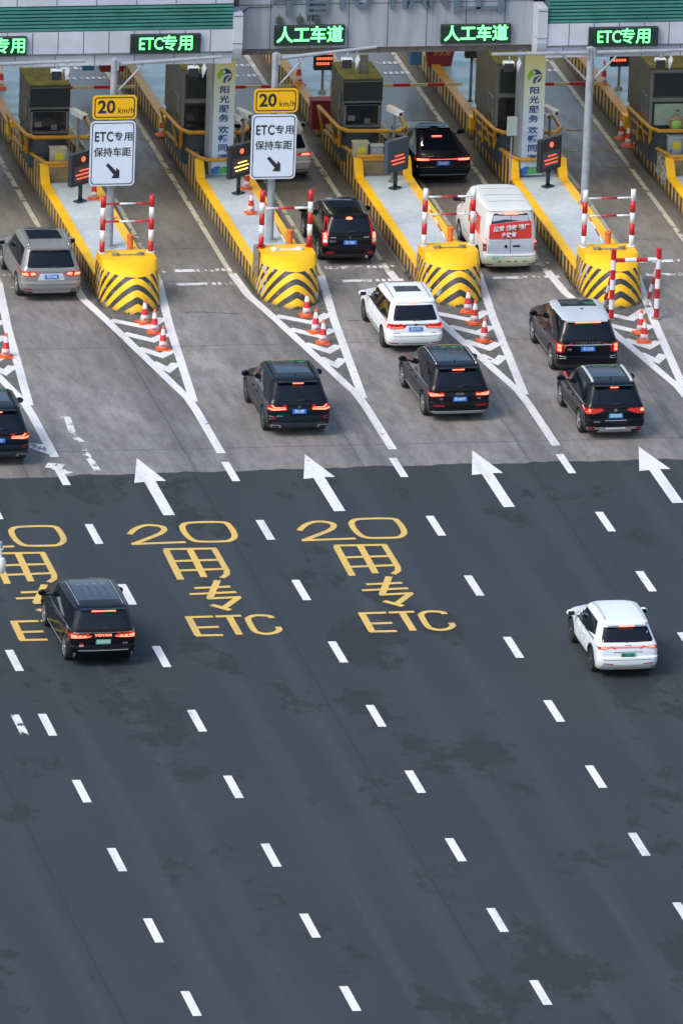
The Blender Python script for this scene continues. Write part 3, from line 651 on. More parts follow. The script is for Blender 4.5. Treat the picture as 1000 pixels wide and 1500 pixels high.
# big letters, cut by the top of the picture
fl = text('canopy_letters', 'FU', 1.55, 'letters', cn, (14.58-15, .72, 7.62), ext=.06, off=.02, xs=.62)
fl.location = (14.28-15, .72, 7.67); tI = text('canopy_letters', 'TIAN', 1.55, 'letters', cn, (16.35-15, .72, 7.67), ext=.06, off=.02, xs=.62)
b = B()
def stroke(x0, x1, z0, z1): b.box(x0, x1, 27.66, 27.79, z0, z1)
stroke(11.95, 12.12, 7.0, 8.2); stroke(11.62, 12.45, 7.55, 7.68); stroke(11.5, 11.62, 7.42, 7.55)
local(b, 'canopy_letters', 'letters'); b = B()
stroke(12.62, 12.72, 7.02, 8.2); stroke(13.28, 13.38, 7.02, 8.2)
for zz in (7.05, 7.24, 7.43): stroke(12.72, 13.28, zz, zz+.09)
local(b, 'canopy_letters', 'letters'); b = B()
stroke(17.62, 17.8, 7.0, 8.2); stroke(17.8, 19.1, 7.12, 7.22); stroke(18.35, 18.52, 7.15, 8.2); stroke(19.1, 19.32, 7.02, 8.2)
local(b, 'canopy_letters', 'letters')
b = B()
for xx in (11.72, 12.42, 12.98): b.box(xx-.1, xx+.1, 27.6, 27.75, 6.75, 6.98, 0, .03); b.tube((xx, 27.7, 6.98), (xx, 27.7, 7.1), .015)
b.tube((12.7, 27.75, 6.8), (12.7, 27.75, 7.6), .02).tube((12.85, 27.75, 6.8), (12.85, 27.75, 7.6), .02)
b.path([(10.5, 27.74, 6.95), (10.55, 27.74, 7.2), (10.7, 27.74, 7.3), (11.5, 27.74, 7.32)], .02)
local(b, 'floodlight', 'steel_dark')
def led_sign(x0, x1, z0, z1, Y, body, label, size, xs=1, dx=0, m='led_green', spl=None):
    r = empty('lane_led_sign', ((x0+x1)/2, Y, z0), label, 'led sign', 'green led signs along the canopy'); w = (x1-x0)/2; h = z1-z0
    c = B().box(-w, w, -.16, .0, 0, h, 0, .02).build('housing', 'led_case', r)
    b = B(); b.box(-w, w, -.165, -.15, h-.03, h+.012); b.box(-w, w, -.165, -.15, -.012, .02); b.build('rim', 'steel_dark', c)
    if spl:
        for s_, xc, sz, xx in spl: text('led_lettering', s_, sz, m, r, (xc, -.168, h*.5), off=.004, xs=xx, ext=.006)
    else: text('led_lettering', body, size, m, r, (dx, -.168, h*.5), off=.012, xs=xs, ext=.006)
    return r
etc = [('ETC', -.50, .58, .80), ('专用', .40, .56, .98)]
led_sign(6.6, 8.95, 6.03, 6.68, 26.98, '', 'green ETC 专用 sign over the second booth lane, left half of the canopy', .5, spl=etc)
led_sign(1.32, 3.12, 6.03, 6.68, 26.98, '', 'green 专用 sign cut off by the left edge of the photo', .5, spl=[('专用', .35, .56, .98), ('E', -.7, .58, .8)])
led_sign(11.58, 13.94, 6.0, 6.68, 27.78, '人工车道', 'green 人工车道 sign on the left, below the canopy floodlights', .58, xs=.97)
led_sign(17.2, 19.56, 5.97, 6.62, 27.78, '人工车道', 'green 人工车道 sign to the right, above the traffic light', .56, xs=.97)
led_sign(22.05, 24.4, 6.0, 6.66, 26.98, '', 'green ETC 专用 sign at the right end of the canopy', .5, spl=etc)
# ================================================================ POLES, SIGNS, BOARDS
def device(b, x, y, z, blade=True):
    b.tube((x, y, z), (x, y, z-.22), .03, mi=0)
    b.box(x-.2, x+.14, y-.2, y+.12, z-.34, z-.22, 1); b.box(x-.22, x+.1, y-.26, y-.2, z-.52, z-.24, 2)
    if blade: b.tube((x+.32, y, z), (x+.32, y, z-.2), .02, mi=0); b.prism([(x+.28, y-.02, z-.62), (x+.24, y-.02, z-.3), (x+.33, y-.02, z-.12), (x+.4, y-.02, z-.3)], (.03, .03, 0), 1)
def gantry(x, y, zt, arms, label, top=.11, bz=.58):
    r = empty('camera_gantry', (x, y, bz), label, 'gantry pole', 'grey gantry poles on the islands'); h = zt-bz
    B().lathe([(.25, 0), (.25, .03), (top+.02, .05), (top+.015, h*.5), (top, h), (.02, h+.05)], n=18).build('pole', 'steel', r, smooth=50)
    for (L, dz, br, devs) in arms:
        b = B(); b.tube((0, 0, h-.18+dz*0), (L, 0, h-.18+dz), .075, .05, n=12)
        s = 1 if L > 0 else -1
        if br: b.tube((s*.08, 0, h-1.15), (s*1.0, 0, h-.2+dz/abs(L)), .035, n=8)
        b.box(s*.1-.03, s*.1+.03, -.14, .14, h-.36, h-.0)
        a = b.build('arm', 'steel', r, smooth=50)
        if devs:
            d = B()
            for q in devs: device(d, q, 0, h-.18+dz*q/L-.03)
            d.build('antenna', ['steel', 'white', 'black'], a)
    return r
gantry(5.36, 22.85, 6.98, [(3.55, .2, True, [2.65])], 'grey pole with one long arm, behind the leftmost speed sign')
gantry(10.78, 23.2, 6.98, [(3.35, .35, True, [2.4])], 'grey pole with one arm carrying the middle speed sign')
gantry(22.12, 26.8, 6.0, [(-3.35, .0, True, [-2.75]), (4.2, .05, True, [2.4])], 'tall grey pole with arms to both sides, at the right of the photo', .12)
gantry(-.1, 23.0, 6.98, [(4.5, .1, True, [3.6])], 'grey gantry pole outside the left edge, its arm hanging an antenna over the left booth')
def signs(x, y, zt, which):
    r = empty('speed_sign', (x, y-.16, zt), 'yellow 20 km/h speed sign, ' + which, 'speed sign', 'yellow speed signs')
    w, h = 1.46, .82
    pl = [(a, 0, c+h/2) for a, c in rrect(w, h, .14)]
    b = B(); b.prism(pl, (0, .03, 0)); b.box(-.2, .2, .03, .12, h*.3, h*.7); bd = b.build('panel', 'sign_yellow', r)
    def frame(w_, h_, rad, t, cz, m):
        b = B(); o = rrect(w_, h_, rad); i_ = rrect(w_-2*t, h_-2*t, rad-t*.6); n = len(o)
        O = [b.bm.verts.new((p[0], -.004, p[1]+cz)) for p in o]; I = [b.bm.verts.new((p[0], -.004, p[1]+cz)) for p in i_]
        for q in range(n): b.bm.faces.new((O[q], O[(q+1) % n], I[(q+1) % n], I[q]))
        return b.build('border', m, r_)
    r_ = r; frame(w-.12, h-.12, .11, .035, h/2, 'ink')
    text('lettering', '20', .60, 'ink', r, (-.27, -.006, h*.5), off=.014, xs=.98); text('lettering', 'km/h', .27, 'ink', r, (.38, -.006, h*.36), off=.0, xs=.92, spacing=1.12)
    w2, h2 = 1.5, 2.2
    r = empty('lane_sign', (x-.03, y-.16, zt-.06-h2), 'white ETC lane sign with slanting arrow, ' + which, 'lane sign', 'white lane signs under the speed signs')
    b = B(); b.prism([(a, 0, c+h2/2) for a, c in rrect(w2, h2, .15)], (0, .03, 0)); b.box(-.2, .2, .03, .12, .3, h2*.8); b.build('panel', 'sign_white', r)
    r_ = r; frame(w2-.1, h2-.1, .12, .03, h2/2, 'ink')
    text('lettering', 'ETC', .46, 'ink', r, (-.30, -.006, 1.66), off=.008, xs=.72, spacing=1.1); text('lettering', '专用', .32, 'ink', r, (.35, -.006, 1.66), off=.003, spacing=1.12)
    text('lettering', '保持车距', .33, 'ink', r, (0, -.006, 1.13), off=.003, xs=.95, spacing=.98)
    b = B(); d = Vector((1, 0, -1)).normalized(); n_ = Vector((1, 0, 1)).normalized(); o = Vector((-.17, -.006, .74))
    P = [o-n_*.055, o+n_*.055, o+d*.42+n_*.055]; tip = o+d*.62
    P = [o-n_*.06, o+n_*.06, o+d*.38+n_*.06, o+d*.30+n_*.22, o+d*.44+n_*.22, tip, o+d*.44-n_*.22, o+d*.30-n_*.22, o+d*.38-n_*.06]
    P = [o-n_*.055, o+n_*.055, Vector((.14, -.006, .50)), Vector((.14, -.006, .62)), Vector((.25, -.006, .52)), Vector((.25, -.006, .26)), Vector((-.02, -.006, .26)), Vector((.05, -.006, .37)), Vector((.06, -.006, .375))]
    b.poly(P); b.build('arrow', 'ink', r)
signs(5.36, 22.7, 5.02, 'on the leftmost gantry pole'); signs(10.78, 23.05, 5.05, 'in front of the champagne SUV')
def board(x, y, label, m1='led_red', off=False):
    r = empty('message_board', (x, y, .58), label, 'message board', 'small message boards on posts', rz=R(39))
    b = B(); b.box(-.2, .2, -.13, .13, 0, .06, 0, .01); b.tube((0, 0, .05), (0, 0, .65), .07, n=10); b.build('post', 'board', r)
    B().box(-.56, .56, -.09, .09, .6, 1.74, 0, .03).build('case', 'board' if not off else M['board_blue'], r)
    if not off:
        B().box(-.44, .44, -.10, -.088, .72, 1.28).build('screen', 'board_grey', r)
        B().lathe([(.09, 0), (.09, .015)], n=14).build('lamp', 'led_red', r)
        l = [o for o in bpy.data.objects if o.parent is r and o.name.startswith('lamp')][0]; l.rotation_euler = (pi/2, 0, 0); l.location = (0, -.095, 1.5)
    b = B()
    for j, (z, a, c) in enumerate(((1.12, -.18, .26), (.99, -.36, .36), (.86, -.30, .32))):
        if off: z += .05; 
        x_ = a
        while x_ < c: ww = random.choice((.05, .07, .09)); b.box(x_, min(x_+ww, c), -.112, -.102, z-.018, z+.018); x_ += ww+.02
    b.build('led_text', m1, r)
M['board_blue'] = mat('unlit_board_case', (.045, .065, .10), .4, 0, (.05, .075, .11), 3)
board(5.3, 28.2, 'message board with a red lamp and red text beside the leftmost lane sign'); board(10.75, 28.8, 'message board with amber text, left of the white car and half behind a lane sign', 'led_amber')
board(16.12, 29.05, 'bluish message board with a dim face and red text, beside the dark sedan', off=True); board(21.3, 28.9, 'message board with red text just below the right banner pier cameras')
def led_post(x, y, label, zb=.66):
    r = empty('signal_post', (x, y, zb), label, 'signal', 'small lane signals on posts')
    B().lathe([(.16, 0), (.12, .1), (.05, .14), (.045, 1.5)], n=10).build('post', 'booth_grey', r, smooth=50)
    B().box(-.33, .33, -.1, .12, .85, 1.62, 0, .02).build('case', 'black', r)
    for z, a, c in ((1.45, -.25, .25), (1.27, -.25, .25), (1.09, -.25, .2)): 
        x_ = a; b = B()
        while x_ < c: b.box(x_, x_+.07, -.112, -.101, z-.04, z+.04); x_ += .095
        b.build('led_text', 'led_red', r)
led_post(15.8, 40.6, 'red lane signal on a post behind the mossy-roofed booth'); led_post(26.15, 40.4, 'red lane signal on a post behind the tall right gantry pole')
r = empty('traffic_light', (20.72, 39.3, .66), 'traffic light showing green beside the tall booth', 'traffic light')
B().lathe([(.1, 0), (.05, .05), (.045, 2.0)], n=10).build('post', 'steel_dark', r); B().box(-.25, .25, -.1, .12, 1.55, 2.9, 0, .03).build('case', 'black', r)
l = B().lathe([(.15, 0), (.15, .02)], n=16).build('lamp', 'led_green', r); l.rotation_euler = (pi/2, 0, 0); l.location = (.08, -.1, 2.68)
def cctv(x, y, z0, h, n, label, rz=R(-28)):
    r = empty('security_camera', (x, y, z0), label, 'security camera', 'white security cameras on posts')
    B().lathe([(.14, 0), (.14, .03), (.05, .05), (.045, h)], n=10).build('post', 'booth_grey', r, smooth=50)
    for i in range(n):
        b = B(); b.box(-.10, .10, -.33, .28, -.08, .09, 0, .03); b.box(-.12, .12, -.38, .30, .09, .11, 0, .008); b.tube((0, -.34, 0), (0, -.332, 0), .065, mi=1)
        c = b.build('camera_head', ['white', 'black'], r); c.location = (-.03-.26*i, -.02, h+.09-.12*i); c.rotation_euler = (R(8), 0, rz+R(62))
cctv(5.55, 30.4, .6, 2.3, 1, 'white camera on a post to the right of the leftmost booth'); cctv(11.3, 31.2, .6, 2.0, 2, 'pair of cameras right of the left banner pier')
cctv(16.18, 29.9, .6, 2.35, 1, 'white camera on a post between the mossy-roofed booth and the dark sedan'); cctv(21.72, 30.9, .6, 2.0, 2, 'pair of white cameras at the right side of the right banner pier')
r = empty('junction_box', (20.15, 29.6, .6), 'small grey box on a thin post in front of the right banner', 'junction box')
B().lathe([(.08, 0), (.03, .04), (.028, 2.0)], n=8).build('post', 'booth_grey', r); B().box(-.17, .17, -.08, .08, 1.6, 2.25, 0, .02).build('box', 'cabinet_grey', r)
def cabinet(x, y, w, h, d, m, label, stick=True, z0=.62):
    r = empty('cabinet', (x, y, z0), label, 'cabinet', 'utility cabinets in front of the booths')
    B().box(-w/2, w/2, 0, d, .03, h, 0, .012).build('body', m, r)
    B().box(-w/2-.03, w/2+.03, -.04, d+.03, h, h+.04, 0, .01).build('lid', m, r)
    b = B(); b.box(-w/2+.03, w/2-.03, -.012, -.001, .08, h-.05, 0, .004); dd = b.build('door', m, r); B().box(-w/2+.07, -w/2+.1, -.03, -.012, h*.5, h*.5+.1).build('handle', 'steel_dark', dd)
    if stick: B().box(-w*.22, w*.34, -.02, -.0125, h*.62, h*.86).build('sticker', 'sticker', dd)
cabinet(5.02, 31.0, .52, .98, .3, 'cabinet', 'cream cabinet with a yellow sticker in front of the leftmost booth', z0=.62)
cabinet(15.32, 31.1, .5, .92, .3, 'cabinet', 'cream cabinet with a worn sticker, left of the pair below the mossy-roofed booth', z0=.66); cabinet(15.88, 31.1, .42, .8, .3, 'cabinet_grey', 'narrower grey cabinet, right of the pair below the mossy-roofed booth', False, z0=.66)
cabinet(26.1, 30.95, .5, 1.0, .3, 'cabinet_grey', 'grey cabinet with yellow sticker under the lit booth window', z0=.62); cabinet(26.75, 30.7, .7, 1.0, .35, 'cabinet_grey', 'wide grey cabinet under the lit booth window, at the photo edge', z0=.62)
r = empty('wheeled_bin', (27.0, 29.1, .6), 'white wheeled bin on the deck at the right edge', 'bin')
b = B(); b.prism([(-.25, -.3, .15), (.25, -.3, .15), (.25, .3, .15), (-.25, .3, .15)], (0, 0, .8)); b.build('body', 'white', r); B().box(-.28, .28, -.33, .33, .95, 1.02, 0, .02).build('lid', 'white', r)
for sx in (-1, 1):
    w_ = B().lathe([(.09, -.03), (.09, .03)], axis='x', n=12).build('wheel', 'rubber', r); w_.location = (sx*.22, -.24, .09)
# barrier arms
def arm(x, y, z, L, label, n=5):
    r = empty('barrier_arm', (x, y, .66), label, 'barrier', 'striped barrier arms across the lanes')
    B().box(-.18, .18, -.18, .18, 0, z-.45, 0, .03).build('housing', 'cabinet', r)
    b = B(); m_ = 2*n+1
    for i in range(m_): b.box(.18+L*i/m_, .18+L*(i+1)/m_, -.03, .03, z-.72, z-.62, 1 if i % 2 else 0)
    b.build('arm', [M['arm_cream'], 'red'], r)
M['arm_cream'] = mat('cream_arm_paint', (.55, .52, .28), .5, 0, (.45, .42, .22), 4)
arm(5.15, 38.6, 1.6, 3.6, 'barrier arm crossing the leftmost lane behind the booth', 2); arm(10.4, 38.3, 1.6, 3.7, 'barrier arm behind the left banner pier', 3); arm(15.8, 38.2, 1.6, 4.2, 'barrier arm ahead of the dark sedan', 3); arm(21.0, 38.0, 1.6, 3.8, 'barrier arm just right of the right banner pier', 3)
for (x, y, s, lab, mm) in ((20.5, 44.0, 1, 'dark red fire extinguisher box on the rear deck behind the barrier arm', 'firebox'), (9.0, 44.0, 1, 'dark red box on the rear deck above the leftmost speed sign', 'firebox')):
    r = empty('extinguisher_box', (x, y, .66), lab, 'fire box'); b = B(); b.prism([(-.35, -.2, 0), (.45, -.2, 0), (.6, -.25, .9), (.45, -.25, 1.05), (-.35, -.25, 1.05), (-.45, -.2, .9)], (0, .45, 0)); b.build('body', mm, r)
    text('lettering', '灭火箱', .26, M['gold'], r, (.1, -.27, .5), lines=1, xs=.8)
    B().box(-.95, -.55, 0, .4, 0, 1.0, 0, .02).build('side_box', 'bluebox', r)
r = empty('red_bin', (15.0, 36.4, .62), 'dark red box standing left of the mossy-roofed booth', 'box'); B().box(-.4, .35, -.25, .25, .03, 1.0, 0, .02).build('body', 'firebox', r); B().box(-.42, .37, -.27, .27, 1.0, 1.05).build('lid', 'firebox', r)
# orange gate stubs beside the island fronts
M['orange_post'] = mat('faded_orange_post', (.75, .16, .03), .5, 0, (.55, .13, .04), 4)
def stub(x, y, label, rod):
    r = empty('orange_bollard', (x, y, .58), label, 'bollard', 'orange stub bollards on the islands')
    B().lathe([(.10, 0), (.10, .42), (.115, .42), (.115, .5), (.09, .52)], n=14).build('post', 'orange_post', r, smooth=40)
    if rod:
        b = B(); 
        for i in range(6):
            a = Vector((-.16-.07*i, .3*i, .1+.16*i)); c = Vector((-.16-.07*(i+1), .3*(i+1), .1+.16*(i+1))); b.tube(a, c, .022, n=6, mi=i % 2)
        b.build('rod', ['white', 'red'], r)
stub(6.0, 22.5, 'orange bollard on the leftmost island', False); stub(11.36, 22.7, 'orange bollard with striped rod left of the black car at its gate', True); stub(16.74, 22.7, 'orange bollard with striped rod left of the white van', True); stub(21.86, 21.8, 'orange bollard with striped rod behind the island at the right', True)
# ================================================================ CONES
def cone_tpl():
    r = empty('traffic_cone', (0, 0, 0), '', 'traffic cone', 'red and white traffic cones')
    b = B(); b.box(-.2, .2, -.2, .2, 0, .035, 0, .012); b.lathe([(.17, .035), (.15, .07), (.14, .08)], n=18); b.build('base', 'cone_orange', r)
    def rad(z): return .135-.1*(z/.72)
    zs = [.07, .27, .46, .64, .74]; ms = [1, 0, 1, 2]
    b = B(); pr_ = []
    for i in range(4): pr_ += [(rad(zs[i]), zs[i], ms[i]), (rad(zs[i+1])+.0005, zs[i+1]-.001, ms[i])]
    b.lathe(pr_, n=20); b.build('body', ['cone_red', 'cone_white', 'cone_orange'], r)
    b = B()
    for q in (-.05, .0, .05): b.box(q-.016, q+.016, -.135, -.122, .13, .17)
    o = b.build('printing', 'cone_red', r)
    return r
ct = cone_tpl()
C = [(5.39, 16.1, 0, 'cone nearest the leftmost chevron block, back of its three'), (5.52, 15.0, 0, 'middle cone of the three at the leftmost chevron block'), (5.48, 13.15, 0, 'front cone of the three at the leftmost chevron block'),
     (10.79, 16.5, 0, 'back cone of the three at the chipped chevron block'), (10.74, 14.65, 0, 'middle cone of the three at the chipped chevron block'), (10.76, 13.45, 0, 'front cone of the three at the chipped chevron block'),
     (16.13, 16.55, 0, 'back cone of the three right of the white minivan'), (16.1, 15.25, 0, 'middle cone of the three right of the white minivan'), (16.02, 13.3, 0, 'front cone of the three right of the white minivan'),
     (21.29, 13.8, 0, 'rear cone of the two beside the freestanding striped frame'), (21.19, 12.8, 0, 'front cone of the two beside the freestanding striped frame'),
     (10.75, 26.45, .58, 'cone on the island deck nearer the pole, by the black car at its gate'), (11.14, 29.4, .58, 'cone on the deck between the amber board and the lane sign'), (5.82, 28.5, .58, 'cone on the deck right of the leftmost message board'), (5.9, 26.0, .58, 'cone on the leftmost deck hidden behind the pole'),
     (15.2, 41.8, .66, 'cone on the rear deck above the middle speed sign'), (25.75, 41.0, .66, 'cone on the rear deck right of the tall gantry pole'), (24.95, 34.3, .66, 'back cone of the pair left of the lit booth'), (25.0, 33.4, .66, 'front cone of the pair left of the lit booth'), (9.4, 35.9, .62, 'cone right of the leftmost speed sign, on the island edge'), (4.85, 41.9, .66, 'cone at the left edge on the rear deck'), (.3, 12.7, 0, 'cone in the marked triangle at the left edge')]
for x, y, z, lab in C: place(ct, (x, y, z), lab, random.uniform(-.3, .3)).scale = (1.18 if z == 0 else 1.0,)*2+((1.07,) if z == 0 else (1.2 if y > 38 else 1.0,))
# freestanding striped frame
r = empty('striped_frame', (21.4, 15.4, 0), 'freestanding red and white striped height frame with back legs, by the rightmost chevron block', 'barrier frame')
b = B()
def stripe_tube(a, c, n, rad, ph=0):
    a, c = Vector(a), Vector(c)
    for i in range(n): b.tube(a+(c-a)*i/n, a+(c-a)*(i+1)/n, rad, n=14, mi=(i+ph) % 2)
for sx in (-.75, .75):
    b = B(); stripe_tube((sx, 0, .02), (sx, 0, 2.36), 7, .085, 0); b.build('post', ['red', 'white'], r, smooth=50)
b = B(); stripe_tube((-.75, 0, 2.0), (.75, 0, 2.0), 4, .07, 0); b.build('top_rail', ['red', 'white'], r, smooth=50)
for sx in (-.72, .72):
    b = B(); stripe_tube((sx, 1.35, .05), (sx, .1, 1.65), 5, .06, 1); b.build('back_leg', ['red', 'white'], r, smooth=50)
b = B(); 
for sx in (-.75, .75): b.lathe([(.17, 0), (.15, .04)], (sx, 0, 0), 8); b.lathe([(.13, 0), (.12, .03)], (sx*.96, 1.37, 0), 8)
b.build('foot', 'wall_raw', r)
# dome camera hanging from an arm, left edge
r = empty('dome_camera', (-6.45, -26.95, 5.6), 'white dome camera hanging at the left edge above the yellow lettering', 'dome camera')
B().lathe([(.02, .02), (.12, .06), (.16, .18), (.17, .4), (.12, .5), (.05, .52), (.05, .75), (.09, .76), (.09, .8)], n=20).build('housing', 'white', r, smooth=40)
B().path([(0, 0, .8), (0, 0, .95), (-1.2, 0, 1.05), (-6, 0, 1.1)], .06).build('arm', 'steel', r, smooth=50); B().tube((-6, 0, 1.3), (-6, 0, -5.6), .12).build('pole', 'steel', r)

M['lamp_face'] = mat('lit_canopy_lamp', (.9, .9, .6), .5, 0, (.9, .9, .65), 3, emit=(1, .95, .62), es=2.5)
for k in range(0, 6):
    for j, y in enumerate((32.0, 37.5)):
        x = XI[k]+2.5
        o = empty('canopy_lamp', (x, y, 7.72), 'canopy downlight', 'lamp', 'downlights hidden under the canopy roof'); o['label'] = 'lit downlight under the canopy roof above a lane'
        B().box(-.3, .3, -.3, .3, .05, .28, 0, .02).build('housing', 'booth_grey', o); B().box(-.12, .12, -.12, .12, .02, .05).build('lens', 'lamp_face', o)
        l = bpy.data.lights.new('downlight', 'AREA'); l.shape = 'DISK'; l.size = .2; l.energy = 45; l.color = (1, .93, .70); lo = bpy.data.objects.new('downlight', l); COL.objects.link(lo); lo.parent = o; lo.location = (0, 0, 0)
#CARS#
# ================================================================ VEHICLES
def paint(name, c, c2=None, metal=.3, rough=.3, spec=.3):
    return mat(name, c, rough, metal*.3, c2 or tuple(v*.85 for v in c), .7, coat=0, spec=spec)
P_BLACK = paint('black_car_paint', (.004, .0045, .007), None, .1, .20, .30); P_NAVY = paint('dark_blue_black_car_paint', (.005, .008, .014), None, .2, .20, .30)
P_WHITE = paint('white_car_paint', (.74, .77, .80), (.70, .73, .77), 0, .3); P_PEARL = paint('pale_white_car_paint', (.68, .74, .80), (.64, .70, .76), 0, .3)
P_GREY = paint('bronze_grey_car_paint', (.25, .25, .25), (.21, .215, .22), .9, .30); P_SILVER = paint('silver_roof_paint', (.52, .57, .62), None, .4, .3)
P_GOLD = paint('champagne_car_paint', (.42, .40, .36), None, .3, .32); P_VAN = paint('white_van_paint', (.66, .67, .68), (.60, .61, .62), 0, .45)
M['reflect_lime'] = mat('reflective_bumper_film', (.62, .70, .50), .35, 0, (.55, .64, .44), 2)
def ring(z, yr, yf, hw, rr, rf, bw, geo=None):
    P = []; nr, nc, ns = 6, 6, 18; rr = min(rr, hw*.8); rf = min(rf, hw*.85)
    for i in range(nr): x = (hw-rr)*i/nr; P.append((x, yr+bw*(x/hw)**2))
    by = yr+bw*((hw-rr)/hw)**2
    for i in range(nc): a = pi/2*i/nc; P.append((hw-rr+rr*sin(a), by+rr*.95*(1-cos(a))))
    y0 = by+rr*.95; y1 = yf-rf*1.15-.08
    for i in range(ns): t = i/ns; P.append((hw*(1+.018*sin(pi*t)-.01), y0+(y1-y0)*t))
    for i in range(nc): a = pi/2*i/nc; P.append((hw-rf+rf*cos(a), y1+rf*1.15*sin(a)))
    for i in range(nr+1): x = (hw-rf)*(1-i/nr); P.append((x, yf-.08*(x/hw)**2-.0*(1-i/nr)))
    full = P+[(-x, y) for x, y in P[::-1][1:-1]]
    if not geo or z <= geo[0]: return [(x, y, z) for x, y in full]
    be, H, L, kr, kf, tp = geo; fa = min(1, (z-be)/(H-be)); yc = L*.46; out = []
    for x, y in full:
        q = (y-yc)/(L*.42); out.append((x*(1-tp*fa*(q*q if q < 0 else .8*q*q)), y, z-fa*(kr if q < 0 else kf)*q*q))
    return out
def levels(s):
    L, H, hw, kind = s['L'], s['H'], s['W']/2, s.get('kind', 'suv')
    be, hd = s.get('belt', H*.60), s.get('hood', H*.56); ws = s.get('cowl', 1.12); rl = s.get('rl', .30); wt = s.get('wtop', .52); H = H+.03; ro = hw-s.get('tum', .24)+.07
    A = [(.20, .34, L-.40, hw*.86, .25, .35, .03), (.28, .13, L-.16, hw*.955, .28, .42, .05), (.42, .02, L-.03, hw*.985, .24, .42, .05), (.58, .0, L, hw, .22, .44, .05),
         (.66, .015, L-.01, hw, .2, .44, .05), (.70, .07, L-.02, hw*.997, .2, .44, .045), (.82, .075, L-.06, hw, .2, .44, .045), (hd-.10, .085, L-.14, hw*.992, .2, .46, .045), (hd-.03, .10, L-.30, hw*.985, .2, .5, .045)]
    if kind == 'sedan':
        A += [(hd+.0, .09, L-.55, hw*.96, .22, .6, .06), (hd+.03, .13, L-ws+.1, hw*.93, .25, .5, .06), (hd+.055, .34, L-ws-.15, hw*.89, .3, .3, .05), (hd+.14, .72, L-ws-.4, hw*.83, .26, .3, .05),
              (hd+.28, 1.18, L-ws-.72, hw*.75, .24, .3, .05), (H-.10, 1.62, L-ws-1.05, hw*.68, .22, .3, .05), (H-.035, 2.0, L-ws-1.3, hw*.62, .25, .3, .05), (H-.008, 2.3, L-ws-1.5, hw*.45, .2, .2, .0), (H, 2.5, L-ws-1.65, hw*.2, .1, .1, 0)]
        return A
    ya = lambda z: .10+rl*((z-be)/(H-.08-be)) if z > be else .09+.02*(z/be)
    fr = s.get('rake', .78)
    A += [(hd+.01, ya(hd), L-ws+.18, hw*.975, .2, .5, .045), (hd+.05, ya(hd+.05), L-ws-.02, hw*.968, .2, .34, .045), (be+.02, ya(be)+.01, L-ws-.14, hw*.955, .2, .32, .045)]
    for t in (.25, .5, .75, 1.0):
        z = be+(H-.11-be)*t; A.append((z, ya(z), L-ws-.14-fr*t, hw*.955+(ro-hw*.955)*t**1.15, .2+.1*t, .3, .045+.03*t))
    A += [(H-.075, ya(H-.08)-.02, L-ws-.14-fr*1.06, ro-.008, .2, .3, .05), (H-.05, ya(H-.08)-.01, L-ws-.14-fr*1.12, ro-.03, .2, .3, .05), (H-.03, ya(H-.08)+.05, L-ws-.14-fr*1.22, ro-.07, .18, .3, .05),
          (H-.014, ya(H-.08)+.20, L-ws-.14-fr*1.42, ro-.19, .15, .3, .03), (H-.004, ya(H-.08)+.5, L-ws-.14-fr*1.8, ro-.38, .12, .2, 0), (H, ya(H-.08)+.9, L-ws-.14-fr*2.2, ro-.58, .05, .1, 0)]
    return A
def cut_poly(poly, step):
    bm = bmesh.new(); f = bm.faces.new([bm.verts.new((p[0], p[1], 0)) for p in poly])
    xs = [p[0] for p in poly]; ys = [p[1] for p in poly]
    for ax, lo, hi in ((0, min(xs), max(xs)), (1, min(ys), max(ys))):
        v = lo+step
        while v < hi:
            nn = (1, 0, 0) if ax == 0 else (0, 1, 0); c = (v, 0, 0) if ax == 0 else (0, v, 0)
            bmesh.ops.bisect_plane(bm, geom=bm.verts[:]+bm.edges[:]+bm.faces[:], plane_co=c, plane_no=nn); v += step
    return bm
